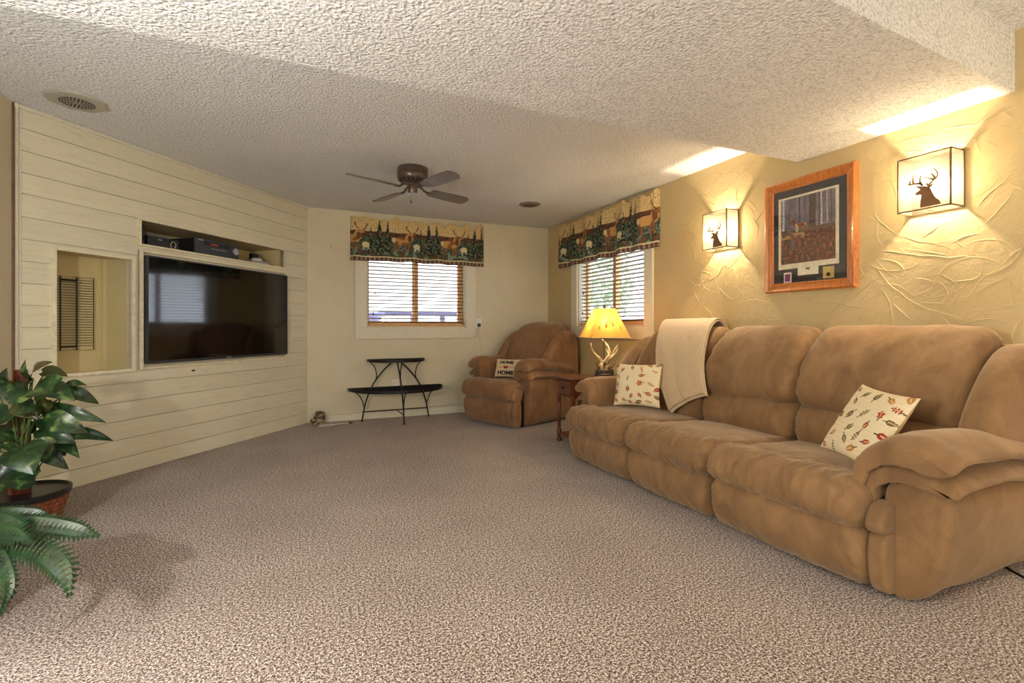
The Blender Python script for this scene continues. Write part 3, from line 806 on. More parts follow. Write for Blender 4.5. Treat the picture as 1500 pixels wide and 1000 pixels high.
# ------------------------------------------------------------------ side table and antler lamp
def side_table():
    x0, x1, y0, y1, zt = 2.16, 2.78, 3.655, 3.955, .578
    cx, cy = (x0+x1)/2, (y0+y1)/2; root = empty('side_table', (cx, cy, 0)); hx, hy = (x1-x0)/2, (y1-y0)/2
    MB().box(-hx, hx, -hy, hy, zt-.022, zt, .006).build('table_top', 'cherry', root)
    q = MB(); q.box(-hx+.025, hx-.025, -hy+.02, -hy+.035, zt-.17, zt-.0225); q.box(-hx+.025, hx-.025, hy-.035, hy-.02, zt-.17, zt-.0225); q.box(hx-.04, hx-.025, -hy+.035, hy-.035, zt-.17, zt-.0225)
    q.box(-hx+.025, -hx+.04, -hy+.035, hy-.035, zt-.17, zt-.155)
    q.build('apron', 'cherry', root)
    d = MB().box(-hx+.018, -hx+.035, -hy+.045, hy-.045, zt-.15, zt-.032, .006).build('drawer', 'cherry', root)
    MB().lathe([(.004, 0), (.006, .008), (.011, .014), (.009, .022), (.001, .024)], (0, 0, 0), 12).build('knob', 'iron', d)
    k = d.children[0]; k.rotation_euler = (0, -PI/2, 0); k.location = (-hx+.018, 0, zt-.09)
    prof = [(.017, 0), (.022, .012), (.021, .03), (.012, .04), (.020, .055), (.022, .10), (.013, .112), (.016, .13), (.014, .25), (.018, .34), (.012, .35), (.019, .362), (.021, zt-.165), (.021, zt-.15)]
    for sx in (-1, 1):
        for sy in (-1, 1): MB().lathe(prof, (sx*(hx-.035), sy*(hy-.032), 0), 14).build('leg', 'cherry', root, True)
    MB().box(-hx+.02, hx-.02, -hy+.02, hy-.02, .06, .078, .004).build('lower_shelf', 'cherry', root)
    return tag(root, 'narrow reddish wooden side table with drawer between sofa and recliner', 'table')
side_table()
def antler_lamp():
    P = Vector((2.60, 3.815, .578)); root = empty('antler_lamp', P)
    q = MB(); rnd = random.Random(5)
    q.lathe([(.085, 0), (.09, .01), (.07, .022), (.03, .03)], (0, 0, 0), 20); q.build('lamp_base', 'pine_cone', root)
    for i in range(9):
        a = i*2*PI/9; r = .055+.012*rnd.random(); c = Vector((r*math.cos(a), r*math.sin(a), .033)); s_ = MB()
        s_.lathe([(.002, -.022), (.016, -.016), (.021, 0), (.016, .014), (.007, .022), (.001, .026)], c, 9); s_.build('pine_cone', 'pine_cone', root, True)
    def antler(a0, pts, mt, r0):
        ca, sa = math.cos(a0), math.sin(a0); rot = lambda p: (p[0]*ca-p[1]*sa, p[0]*sa+p[1]*ca, p[2])
        s_ = MB(); main = catmull([rot(p) for p in pts], 6); n = len(main)
        s_.tube(main, [r0*(1-.75*(k/(n-1))**1.3) for k in range(n)], 8)
        for k, d in ((int(n*.35), (.05, .02, .055)), (int(n*.55), (.045, -.03, .06)), (int(n*.75), (.04, .02, .05))):
            b0 = main[k]; e = Vector(rot(d)); s_.tube(catmull([b0, b0+e*.5+Vector((0, 0, -.008)), b0+e], 5), [r0*.6*(1-.8*j/10) for j in range(11)], 7)
        s_.build('antler', mt, root, True)
    antler(2.2, [(.01, 0, .03), (.035, .02, .08), (-.02, .03, .14), (-.05, 0, .20), (-.02, -.03, .27), (.03, -.02, .325)], 'antler', .016)
    antler(4.3, [(.02, 0, .03), (.04, .02, .09), (-.01, .04, .15), (.0, .075, .19), (.05, .09, .24), (.065, .11, .28)], 'antler', .016)
    antler(.2, [(.02, 0, .03), (.045, .01, .08), (.01, -.035, .13), (.02, -.075, .17), (.06, -.10, .22), (.05, -.12, .27)], 'antler', .016)
    antler(3.4, [(.02, 0, .03), (.045, .01, .09), (.01, -.03, .14), (.03, -.07, .18), (.075, -.08, .23), (.07, -.10, .29)], 'antler', .014)
    antler(5.3, [(.03, .02, .02), (.05, .0, .06), (.02, -.03, .11), (-.02, -.01, .16)], 'antler_dark', .014)
    antler(3.1, [(.03, .02, .02), (.055, .0, .06), (.02, -.03, .10), (-.02, .01, .15)], 'antler_dark', .014)
    MB().tube([(0, 0, .03), (0, 0, .42)], .006, 8).build('stem_rod', 'bronze', root)
    hp_ = MB(); hp_.tube([(.0, -.0, .40), (.0, .05, .43), (.0, .045, .55), (0, 0, .605)], .0022, 6); hp_.tube([(0, 0, .40), (0, -.05, .43), (0, -.045, .55), (0, 0, .605)], .0022, 6); hp_.build('shade_harp', 'bronze', root)
    # four sided tapered shade, slightly turned
    za, zb_, wa, wb = .342, .600, .178, .076; rz = math.radians(-14)
    def cor(wd, z): return [Vector((wd*(sx*math.cos(rz)-sy*math.sin(rz)), wd*(sx*math.sin(rz)+sy*math.cos(rz)), z)) for sx, sy in ((-1, -1), (1, -1), (1, 1), (-1, 1))]
    def rect(wd, z, n=8):
        c = cor(wd, z); return [c[i].lerp(c[(i+1) % 4], k/n) for i in range(4) for k in range(n)]
    s_ = MB(); s_.rings([rect(wa+(wb-wa)*t, za+(zb_-za)*t) for t in [k/8 for k in range(9)]], cap=False); sh = s_.build('lamp_shade', 'shade', root)
    for wd, z in ((wa, za), (wb, zb_)):
        MB().tube(cor(wd+.001, z), .0022, 6, closed=True).build('shade_rim', 'cream_trim', sh)
    # pine tree appliques on the shade faces
    for i in range(4):
        for k in range(4):
            t0 = .28+.10*((k*7) % 3)/2; fr = .16+.225*k
            sc = .8+.3*((k*5) % 3)/2
            def P3(a, b_):
                t = t0+b_*sc; c = cor(wa+(wb-wa)*t+.0012, za+(zb_-za)*t); return c[i].lerp(c[(i+1) % 4], fr+a*sc)
            tri = [(-.012, 0), (.012, 0), (.012, .02), (.05, .02), (.02, .07), (.04, .07), (.012, .12), (.028, .12), (0, .19), (-.028, .12), (-.012, .12), (-.04, .07), (-.02, .07), (-.05, .02), (-.012, .02)]
            mesh('tree_cutout', [P3(a, b_) for a, b_ in tri], [tuple(range(len(tri)))], 'oak_frame', sh)
    f_ = MB(); f_.lathe([(.004, .60), (.011, .607), (.012, .62), (.005, .635), (.001, .643)], (0, 0, 0), 10); f_.build('finial', 'bronze', root, True)
    bl = MB(); bl.lathe([(.008, .42), (.012, .435), (.022, .465), (.024, .485), (.016, .505), (.002, .513)], (0, 0, 0), 14); bl.build('light_bulb', 'frosted', root, True)
    l = bpy.data.lights.new('lamp_light', 'POINT'); l.energy = LAMP_W; l.color = WARM; l.shadow_soft_size = .02
    lo = bpy.data.objects.new('lamp_light', l); COL.objects.link(lo); lo.parent = root; lo.location = (0, 0, .475)
    return tag(root, 'antler table lamp with glowing amber shade on the side table', 'lamp')
antler_lamp()

# ------------------------------------------------------------------ wall sconces with stag silhouettes
STAG = [(400, 770), (405, 690), (417, 640), (398, 632), (372, 641), (350, 637), (354, 618), (380, 597), (402, 580), (366, 562), (356, 541), (386, 548), (418, 550), (440, 542), (468, 545), (488, 546), (538, 506), (530, 540), (506, 558), (530, 610), (560, 660), (600, 685), (620, 722)]
ANT = [[(430, 540), (400, 520), (340, 524), (285, 537), (262, 525)], [(328, 522), (322, 470), (331, 430)], [(290, 534), (292, 482)], [(396, 521), (400, 470), (408, 432)], [(478, 542), (530, 492), (570, 452), (582, 412), (562, 376), (533, 358)], [(545, 472), (500, 464), (440, 461)], [(556, 455), (530, 425), (508, 405)], [(476, 540), (474, 502)], [(418, 545), (412, 500)]]
def stag_uv(x, y):
    u = (x-162)/535.0; yt = 300-150*u; yb = 825-105*u; return u, (yb-y)/(yb-yt)
def sconce(y, label):
    W_, D_, z0, z1 = .236, .126, 1.600, 1.880; hw = W_/2
    root = empty('wall_sconce', (R, y, z0)); Hh = z1-z0; t = .006
    MB().box(-.006, -.0005, -hw+.004, hw-.004, .0, Hh).build('back_plate', 'plate_dark', root)
    q = MB()
    for yy in (-hw, hw-t):
        q.box(-D_, -D_+t, yy, yy+t, 0, Hh); q.box(-.012, -.002, yy, yy+t, 0, Hh)
        q.box(-D_+t, -.012, yy, yy+t, 0, t); q.box(-D_+t, -.012, yy, yy+t, Hh-t, Hh)
    q.box(-D_, -D_+t, -hw+t, hw-t, 0, t); q.box(-D_, -D_+t, -hw+t, hw-t, Hh-t, Hh); q.build('frame', 'sconce_metal', root)
    q = MB()
    for yy in (-hw-.018, hw-.012): q.box(-.035, -.001, yy, yy+.030, Hh-.0005, Hh+.002)
    q.build('top_flange', 'sconce_metal', root)
    MB().box(-D_+.0015, -D_+.0045, -hw+t, hw-t, t, Hh-t).build('front_glass', 'frosted', root)
    for yy in (-hw+.0015, hw-.0045): MB().box(-D_+t, -.012, yy, yy+.003, t, Hh-t).build('side_glass', 'frosted', root)
    s_ = MB()
    def ax(a, b_, h_): return Vector((-D_-h_, hw-.008-a*(W_-.016), .006+b_*(Hh-.012)))
    s_.prism([stag_uv(*p) for p in STAG], -.001, .0015, ax)
    for path in ANT:
        pts = catmull([Vector((*stag_uv(*p), 0)) for p in path], 5); n = len(pts); L_ = []; R_ = []
        for k, p in enumerate(pts):
            d = (pts[min(n-1, k+1)]-pts[max(0, k-1)]).normalized(); wd = .021*(1-.66*k/(n-1)); L_.append((p.x-d.y*wd, p.y+d.x*wd)); R_.append((p.x+d.y*wd, p.y-d.x*wd))
        s_.prism(L_+R_[::-1], -.001, .0015, ax)
    s_.build('stag_silhouette', 'deer_metal', root)
    bl = MB(); bl.lathe([(.008, .02), (.012, .04), (.02, .07), (.022, .10), (.015, .125), (.002, .135)], (-.06, 0, .02), 12); bl.build('light_bulb', 'frosted', root, True)
    MB().lathe([(.014, .0), (.014, .045)], (-.06, 0, .0), 10).build('lamp_socket', 'cream_trim', root)
    l = bpy.data.lights.new('sconce_light', 'POINT'); l.energy = SCONCE_W; l.color = WARM; l.shadow_soft_size = .018
    lo = bpy.data.objects.new('sconce_light', l); COL.objects.link(lo); lo.parent = root; lo.location = (-.06, 0, .135)
    return tag(root, label, 'wall lamp', 'stag wall sconces')
sconce(2.838, 'lit box wall lamp with stag silhouette nearest the window')
sconce(1.476, 'lit box wall lamp with stag silhouette above the pillow-topped sofa arm')
sconce(.115, 'added unseen box wall lamp with stag silhouette beyond the sofa end')  # unseen, added at the same spacing for warm light on the near arm

# ------------------------------------------------------------------ framed print
def paint_forest(u, v):
    n = nz(u*7, v*7, 2); n2 = nz(u*40, v*55, 4); n3 = nz(u*18, v*26, 7)
    if v > .46:
        c = (126+30*n, 118+26*n, 132+26*n); c = tuple(x+26*n2 for x in c)
        for tc, tw, cc in ((.05, .022, (206, 200, 196)), (.60, .062, (96, 74, 66)), (.36, .015, (84, 72, 70)), (.76, .014, (186, 178, 170)), (.72, .010, (90, 76, 70)), (.86, .012, (178, 166, 158)), (.46, .008, (100, 86, 84)), (.17, .008, (110, 98, 100)), (.28, .007, (92, 80, 82)), (.93, .009, (96, 84, 80))):
            if abs(u-tc-.006*nz(v*5, tc*9, 1)) < tw*(1+.5*max(0, .60-v)): c = tuple(x*(1+.35*n2) for x in cc)
        if v < .52: c = (112+40*n2, 92+30*n2, 66+20*n2)
    else:
        c = (108+60*n3+40*n2, 66+30*n3+30*n2, 44+14*n3+16*n2)
        if v > .38 and n > -.1 and u < .45: c = (176+30*n2, 142+30*n2, 82)
        if n3 > .30: c = (164, 92, 60)
    if .14 < u < .32 and .20 < v < .36 and abs(u-.23) < .035+.05*max(0, .26-v)*4+.01*n2: c = (106+50*n2, 100+46*n2, 104+40*n2)      # stump
    def ell(cx, cy, rx, ry): return ((u-cx)/rx)**2+((v-cy)/ry)**2 < 1
    if ell(.37, .565, .105, .038) or ell(.265, .60, .03, .045) or ell(.225, .645, .035, .018): c = (150, 84, 44)                         # deer
    for lx in (.30, .33, .45, .48):
        if abs(u-lx-.02*(v-.5)) < .010 and .47 < v < .56: c = (146, 92, 56) if lx > .4 else (208, 186, 160)
    if ell(.30, .565, .018, .03) or ell(.47, .575, .012, .016): c = (216, 198, 172)
    for a in (-1, 1):
        if .66 < v < .73 and abs(u-(.225+a*(.012+.5*(v-.66)))) < .006: c = (190, 160, 120)
    k = 1.0
    return lin(*[max(0, min(255, x*k)) for x in c])
def framed_print():
    y0, y1, z0, z1 = 1.864, 2.482, 1.241, 1.982; cy = (y0+y1)/2; root = empty('framed_print', (R, cy, z0)); hw = (y1-y0)/2; Hh = z1-z0; fw = .062
    pf = [(0, .0), (.0, .022), (.012, .030), (.020, .024), (.034, .022), (.046, .016), (.054, .018), (.062, .010), (.062, 0)]   # across, proud
    def mitre(a, d): return [Vector((-d, -hw+a, a)), Vector((-d, hw-a, a)), Vector((-d, hw-a, Hh-a)), Vector((-d, -hw+a, Hh-a))]
    for k, nm in enumerate(('bottom', 'side', 'top', 'side')):
        q = MB(); q.rings([[mitre(a, d+.002)[k] for a, d in pf], [mitre(a, d+.002)[(k+1) % 4] for a, d in pf]]); q.build('frame_rail', 'oak_frame', root, True)
    MB().box(-.008, -.001, -hw+.05, hw-.05, .05, Hh-.05).build('mat_board', 'mat_board', root)
    Yl = lambda y: y-cy; Zl = lambda z: z-z0
    MB().box(-.0095, -.008, Yl(1.975), Yl(2.385), Zl(1.395), Zl(1.872)).build('inner_mat', 'mat_cream', root)
    NU, NV = 150, 190; v = []; cols = []; f = []
    for i in range(NU+1):
        for j in range(NV+1):
            u, t = i/NU, j/NV; v.append((-.0102, Yl(2.365-u*.37), Zl(1.428+t*.43))); cols.append(paint_forest(u, t))
    for i in range(NU):
        for j in range(NV): a = i*(NV+1)+j; f.append((a, a+NV+1, a+NV+2, a+1))
    vcol(mesh('woodland_print', v, f, 'print_paper', root), cols)
    pl = MB().box(-.0095, -.0081, Yl(2.105), Yl(2.245), Zl(1.345), Zl(1.396)).build('title_card', 'paper', root)
    s_ = MB()
    def ax(a, b_, h_): return Vector((-.0097-h_, Yl(2.175)+.02-a*.04, Zl(1.372)+b_*.03))
    s_.prism([(.1, .3), (.35, .35), (.6, .25), (.62, 0), (.7, 0), (.72, .3), (.95, .62), (.9, .78), (.72, .62), (.35, .65), (.15, .6)], 0, .0006, ax); s_.build('stag_emblem', 'antler_dark', pl)
    st = MB().box(-.0095, -.0081, Yl(2.29), Yl(2.345), Zl(1.302), Zl(1.372)).build('stamp', 'paper', root)
    MB().box(-.0100, -.0095, Yl(2.298), Yl(2.337), Zl(1.312), Zl(1.362)).build('stamp_print', 'stamp_purple', st)
    ca = MB().box(-.0095, -.0081, Yl(2.005), Yl(2.075), Zl(1.312), Zl(1.385)).build('gold_card', 'coin_gold', root)
    q = MB(); q.lathe([(.0, 0), (.013, 0), (.013, .0008), (0, .0008)], (0, 0, 0), 16); c_ = q.build('coin', 'bronze', ca); c_.rotation_euler = (0, -PI/2, 0); c_.location = (-.0096, Yl(2.04), Zl(1.335))
    MB().box(-.0140, -.0125, -hw+.06, hw-.06, .06, Hh-.06).build('glazing', 'art_glass', root)
    return tag(root, 'oak framed woodland deer print with dark mat on the golden wall', 'picture')
framed_print()

# ------------------------------------------------------------------ television and shelf electronics
def wt(px, d):
    r = ray(px, HY); n = Vector((DV.y, -DV.x, 0)); c = C0+n*d; k = (c.dot(n))/(r.x*n.x+r.y*n.y); p = Vector((r.x, r.y, 0))*k; return (c-p).dot(DV)
def television():
    t0, t1, z0, z1 = .362, 1.795, .748, 1.522; root = empty('television', pw((t0+t1)/2, 0, z0), PWR); hw = (t1-t0)/2; Hh = z1-z0
    MB().box(-hw+.01, hw-.01, -.012, .030, .01, Hh-.01, .006).build('tv_housing', 'black_plastic', root)
    q = MB(); bz = .010
    q.box(-hw, -hw+bz, .012, .047, 0, Hh, .003); q.box(hw-bz, hw, .012, .047, 0, Hh, .003); q.box(-hw+bz, hw-bz, .012, .047, Hh-bz, Hh, .003); q.box(-hw+bz, hw-bz, .012, .047, 0, .018, .003); q.build('bezel', 'tv_bezel', root)
    MB().box(-hw+bz, hw-bz, .030, .043, .018, Hh-bz).build('screen', 'tv_screen', root)
    MB().box(-.03, .03, .0465, .0478, .006, .012).build('brand_badge', 'silver', root)
    return tag(root, 'large flat black television set in the plank wall', 'television')
television()
ZS = NIT[2]
def shelf_thing(name, t, d, label, cat):
    return tag(empty(name, pw(t, d, ZS), PWR), label, cat)
# receiver
ta, tb = wt(350, -.04), wt(285, -.04); r_ = shelf_thing('stereo_receiver', (ta+tb)/2, -.04, 'dark grey stereo receiver with red display above the television', 'receiver'); hw = (tb-ta)/2
MB().box(-hw, hw, -.27, -.012, .012, .142, .004).build('casework', 'black_plastic', r_)
MB().box(-hw, hw, -.012, 0, .010, .144, .004).build('front_panel', 'receiver', r_)
MB().box(-hw*.55, hw*.62, -.0005, .002, .095, .128).build('display_window', 'black_plastic', r_)
MB().box(hw*.0, hw*.30, .002, .0026, .105, .116).build('red_digits', 'display_red', r_)
k = MB().lathe([(.030, 0), (.030, .016), (.024, .020), (.001, .020)], (0, 0, 0), 20).build('volume_knob', 'silver', r_, True); k.rotation_euler = (-PI/2, 0, 0); k.location = (-hw*.80, 0, .085)
for i in range(7): MB().box(-hw*.35+i*.022, -hw*.35+i*.022+.012, 0, .003, .072, .078).build('button', 'silver', r_)
MB().box(hw*.62, hw*.85, 0, .002, .130, .138).build('badge', 'silver', r_)
for sx in (-1, 1):
    for yy in (-.27, -.04): MB().lathe([(.014, 0), (.016, .011)], (sx*(hw-.04), yy, 0), 10).build('foot', 'black_plastic', r_)
# cable box, upright speaker, white box, router
ta, tb = wt(262, -.03), wt(216, -.03); r_ = shelf_thing('cable_box', (ta+tb)/2, -.03, 'low black cable box left of the receiver', 'cable box'); hw = (tb-ta)/2
MB().box(-hw, hw, -.20, 0, .004, .090, .004).build('casework', 'black_plastic', r_)
MB().box(hw*.10, hw*.35, 0, .0015, .066, .073).build('badge', 'silver', r_)
MB().tube(catmull([(-hw*.6, .006, .01), (-hw*.75, .008, .05), (-hw*.55, .01, .07), (-hw*.4, .008, .045), (-hw*.5, .006, .008)], 6), .0025, 6).build('looped_cable', 'cord_beige', r_)
MB().box(-hw, hw, -.2, -.02, 0, .004).build('rubber_base', 'hole', r_)
t_ = wt(209, -.30); r_ = shelf_thing('bookshelf_speaker', 1.782, -.03, 'upright black speaker at the end of the component shelf', 'speaker')
MB().box(-.026, .026, -.08, 0, 0, .158, .004).build('cabinet', 'black_plastic', r_); k = MB().lathe([(.018, 0), (.018, .004), (.006, .002), (.001, .004)], (0, 0, 0), 16).build('driver_cone', 'hole', r_); k.rotation_euler = (-PI/2, 0, 0); k.location = (0, 0, .06)
ta, tb = wt(245, -.32), wt(224, -.32); r_ = shelf_thing('white_box', (ta+tb)/2+.02, -.33, 'pale grey box behind the cable box on the shelf', 'box'); hw = (tb-ta)/2+.02
MB().box(-hw, hw, -.07, 0, 0, .168, .003).build('casework', 'silver', r_); MB().box(-hw+.01, hw-.01, 0, .002, .02, .15).build('face_panel', 'white_plastic', r_)
ta, tb = wt(394, -.05), wt(368, -.05); r_ = shelf_thing('router', (ta+tb)/2, -.05, 'small silver and black router at the right end of the shelf', 'router'); hw = (tb-ta)/2
MB().box(-hw, hw*.85, -.09, 0, 0, .045, .006).build('casework', 'silver', r_)
MB().box(-hw*.75, -hw*.1, -.14, -.095, 0, .125, .004).build('antenna_block', 'black_plastic', r_)
q = MB(); q.lathe([(.050, .046), (.047, .062), (.03, .074), (.001, .078)], (.0, -.045, 0), 20); q.build('dome_cover', 'white_plastic', r_, True)
MB().tube(catmull([(hw*.8, -.03, .015), (hw*.95, -.04, .02), (hw*1.1, -.06, .006), (hw*1.2, -.09, .006)], 6), .003, 6).build('cable', 'cord_dark', r_)

# wire rack leaning in the left niche
def wire_rack():
    ta, tb = wt(138, -.22), wt(82, -.22)+.07; z0, z1 = .855, 1.345; root = empty('wire_rack', pw((ta+tb)/2, -.225, z0), PWR); hw = (tb-ta)/2; Hh = z1-z0
    q = MB()
    q.tube([(-hw, 0, 0), (-hw, 0, Hh), (hw, 0, Hh), (hw, 0, 0)], .0032, 6, True); q.build('outer_frame', 'rack_wire', root)
    for fx, r_ in ((.0, .0045), (.52, .004)): MB().tube([(-hw+2*hw*(.36+fx*.62), .004, .0), (-hw+2*hw*(.36+fx*.62), .004, Hh)], r_, 6).build('upright', 'rack_wire', root)
    n = 26; proto = MB().tube([(-hw, .002, 0), (hw, .002, 0)], .0019, 5).build('cross_wire', 'rack_wire', root)
    for i in range(n):
        o = proto if i == 0 else proto.copy()
        if i: COL.objects.link(o)
        o.location = (0, 0, Hh*(.06+.90*i/(n-1)))
    for zz in (.025, Hh-.025): MB().tube([(-hw+2*hw*.36, .008, zz), (-hw+2*hw*.68, .008, zz)], .0055, 6).build('handle_bar', 'rack_wire', root)
    for xx in (-hw*.5, hw*.5): MB().tube([(xx, -.024, Hh*.93), (xx, .002, Hh*.93)], .002, 5).build('hook', 'rack_wire', root)
    return tag(root, 'black wire rack hung inside the open wall niche', 'rack')
wire_rack()
s_ = tag(MB().box(-.014, .014, -.001, .005, -.006, .006, .002).build('infrared_sensor', 'black_plastic'), 'tiny black sensor on the planks below the television', 'sensor')
s_.location = pw(wt(283, 0), 0, .668); s_.rotation_euler = (0, 0, PWR)

# ------------------------------------------------------------------ ceiling fan
def fan():
    root = empty('ceiling_fan', (.897, 3.999, H))
    h_ = MB(); h_.lathe([(.118, 0), (.122, -.012), (.122, -.045), (.116, -.05), (.116, -.058), (.122, -.062), (.122, -.085), (.112, -.10), (.085, -.118), (.05, -.126)], (0, 0, 0), 40); h_.build('motor_housing', 'fan_metal', root, True)
    v_ = MB()
    for k in range(18):
        a = 2*PI*k/18; c, s_ = math.cos(a), math.sin(a)
        p = [Vector((c*r-s_*w_, s_*r+c*w_, z)) for r, z in ((.113, -.1005), (.088, -.1180)) for w_ in (-.006, .006)]
        n = Vector((c*.5, s_*.5, -.85))*.0015; v_.add([q+n for q in p], [(0, 1, 3, 2)])
    v_.build('vent_slots', 'hole', root)
    h_ = MB(); h_.lathe([(.045, -.126), (.045, -.142), (.038, -.148), (.038, -.195), (.034, -.202), (.001, -.203)], (0, 0, 0), 28); h_.build('switch_housing', 'fan_metal', root, True)
    c_ = MB(); c_.tube([(-.02, -.03, -.20), (-.02, -.03, -.265)], .0011, 5); c_.build('pull_chain', 'bronze', root)
    c_ = MB(); c_.lathe([(.001, -.263), (.004, -.268), (.006, -.282), (.001, -.29)], (-.02, -.03, 0), 8); c_.build('pull_knob', 'pine_cone', root)
    for k in range(4):
        a = math.radians(21.1+90*k); M_ = Matrix.Rotation(a, 4, 'Z'); T_ = Matrix.Translation((0, 0, -.165)) @ Matrix.Rotation(math.radians(-13), 4, 'X')
        br = MB(); pts = catmull([(.04, 0, -.135), (.085, 0, -.142), (.12, 0, -.165), (.165, 0, -.168)], 5); br.tube([M_ @ p for p in pts], [.009]*len(pts), 8)
        pl = [(.15, -.03), (.20, -.045), (.225, -.03), (.225, .03), (.20, .045), (.15, .03)]
        br.prism(pl, -.006, -.0035, lambda x, y, z: M_ @ (T_ @ Vector((x, y, z))))
        arm_ = br.build('blade_arm', 'fan_metal', root, True)
        bl = [(.17, -.045), (.21, -.056), (.40, -.064), (.53, -.060), (.556, -.035), (.562, 0), (.556, .035), (.53, .060), (.40, .064), (.21, .056), (.17, .045)]
        q = MB(); q.prism(bl, -.0035, .003, lambda x, y, z: M_ @ (T_ @ Vector((x, y, z)))); q.build('fan_blade', 'fan_wood', root)
    return tag(root, 'bronze four blade ceiling fan with pull chain', 'ceiling fan')
fan()

# ------------------------------------------------------------------ ceiling speakers
def ceiling_speaker(p, r, label, mt, rot, holes=True):
    root = empty('ceiling_speaker', (p.x, p.y, H), rot)
    pr = [(r, 0), (r, -.004), (r*.92, -.010), (r*.62, -.012), (.001, -.012)]
    q = MB(); q.lathe(pr, (0, 0, 0), 8); q.build('octagon_plate', mt, root)
    hb = MB()
    for k in range(6):
        rr = r*(.10+.082*k); n = 4+5*k
        for i in range(n):
            a = 2*PI*i/n+k*.3; hb.lathe([(.0055*r/.15, -.0122), (.0055*r/.15, -.0130), (.0005, -.0131)], (rr*math.cos(a), rr*math.sin(a), 0), 6)
    g = hb.build('grille_holes', 'hole', root); g['kind'] = 'stuff'
    return tag(root, label, 'speaker', 'ceiling speakers')
p = on_z(113, 148, H); ceiling_speaker(p, .15, 'pale octagonal ceiling speaker above the plank wall', 'speaker_plate', .55)
p = on_z(776, 299, H); ceiling_speaker(p, .115, 'dark octagonal ceiling speaker near the far corner', 'speaker_dark', .2)

# ------------------------------------------------------------------ plant stand
def plant_stand():
    cx, cy = 1.075, 5.625; root = empty('plant_stand', (cx, cy, 0), math.radians(2))
    def shelf(rad, z):
        q = MB(); n = 36; arc = [(rad*math.cos(PI+PI*i/n), rad*math.sin(PI+PI*i/n)) for i in range(n+1)]
        rings = []
        ring = lambda x, y, ox, oy: [Vector((x, y, z)), Vector((x, y, z+.028)), Vector((x-ox, y-oy, z+.028)), Vector((x-ox, y-oy, z))]
        for x, y in arc:
            l = math.hypot(x, y); rings.append(ring(x, y, x/l*.006, y/l*.006))
        q.rings(rings); q.box(-rad, rad, -.006, 0, z, z+.028); rim = q.build('shelf_rim', 'iron', root)
        w_ = MB(); s_ = .034; k = int(rad/s_)
        for i in range(-k, k+1):
            x = i*s_; yy = -math.sqrt(max(0, rad*rad-x*x)); w_.tube([(x, -.004, z+.012), (x, yy+.004, z+.012)], .0022, 5)
        for j in range(1, k+1):
            y = -j*s_; xx = math.sqrt(max(0, rad*rad-y*y)); w_.tube([(-xx+.004, y, z+.015), (xx-.004, y, z+.015)], .0022, 5)
        w_.build('wire_mesh', 'iron', rim)
    shelf(.515, .335); shelf(.315, .640)
    r = .0085
    legs = {'l': [(-.035, -.02, .64), (-.15, -.02, .53), (-.26, -.02, .38), (-.33, -.02, .2), (-.37, -.02, .0)], 'r': [(.035, -.02, .64), (.15, -.02, .53), (.26, -.02, .38), (.33, -.02, .2), (.37, -.02, .0)],
            'f': [(.0, -.05, .64), (.0, -.16, .53), (.0, -.26, .38), (.0, -.34, .2), (.0, -.385, .0)]}
    for k, pts in legs.items():
        c = catmull(pts, 6); q = MB(); q.tube(c, r, 8); q.lathe([(.013, 0), (.013, .006), (.009, .008)], (pts[-1][0], pts[-1][1], 0), 10); q.build('leg', 'iron', root, True)
    for pts in ([(-.285, -.02, .64), (-.235, -.02, .58), (-.215, -.02, .50), (-.222, -.02, .44)], [(.285, -.02, .64), (.235, -.02, .58), (.215, -.02, .50), (.222, -.02, .44)], [(0, -.29, .64), (0, -.24, .58), (0, -.22, .50), (0, -.225, .44)],
                [(-.46, -.02, .335), (-.40, -.02, .28), (-.365, -.02, .22), (-.35, -.02, .16)], [(.46, -.02, .335), (.40, -.02, .28), (.365, -.02, .22), (.35, -.02, .16)], [(0, -.47, .335), (0, -.41, .29), (0, -.375, .23), (0, -.36, .15)]):
        MB().tube(catmull(pts, 5), .006, 7).build('curved_brace', 'iron', root, True)
    MB().tube([(-.358, -.02, .10), (.358, -.02, .10)], .006, 7).build('stretcher', 'iron', root)
    MB().tube([(0, -.02, .10), (0, -.365, .095)], .006, 7).build('stretcher', 'iron', root)
    return tag(root, 'black iron half round two tier plant stand under the wide window', 'plant stand')
plant_stand()

# ------------------------------------------------------------------ outlets and cords
def outlet(loc, label, plug=False):
    root = empty('wall_outlet', loc); MB().box(-.036, .036, -.006, 0, -.058, .058, .003).build('cover_plate', 'white_plastic', root)
    for zz in (-.022, .022):
        s_ = MB().box(-.016, .016, -.0085, -.006, zz-.014, zz+.014, .002).build('socket', 'white_plastic', root)
        for xx in (-.006, .006): MB().box(xx-.0012, xx+.0012, -.0088, -.0085, zz-.005, zz+.005).build('slot', 'hole', s_)
    if plug: MB().box(-.018, .018, -.034, -.009, -.046, -.004, .004).build('plug', 'black_plastic', root)
    return tag(root, label, 'outlet', 'wall outlets')
o1 = on_y(579, 563, B); outlet((o1.x, B, o1.z), 'cream wall outlet behind the plant stand')
o2 = on_y(701, 473, B); outlet((o2.x, B, o2.z), 'white wall outlet with a plug beside the wide window casing', True)
q = MB(); z = o2.z
q.tube(catmull([(o2.x, B-.03, z-.05), (o2.x+.005, B-.02, z-.16), (o2.x+.03, B-.012, z-.30), (o2.x+.035, B-.010, z-.6), (o2.x+.04, B-.02, .10), (o2.x+.08, B-.025, .008)], 8), .0035, 6)
tag(q.build('charger_cord', 'cord_white', None, True), 'thin white cord hanging from the outlet behind the recliner', 'cord')
q = MB(); q.tube(catmull([(.29, B-.06, .05), (.40, B-.03, .072), (.62, B-.022, .078), (.85, B-.02, .092), (1.2, B-.02, .096), (1.9, B-.02, .098), (2.3, B-.02, .095)], 8), .0035, 6)
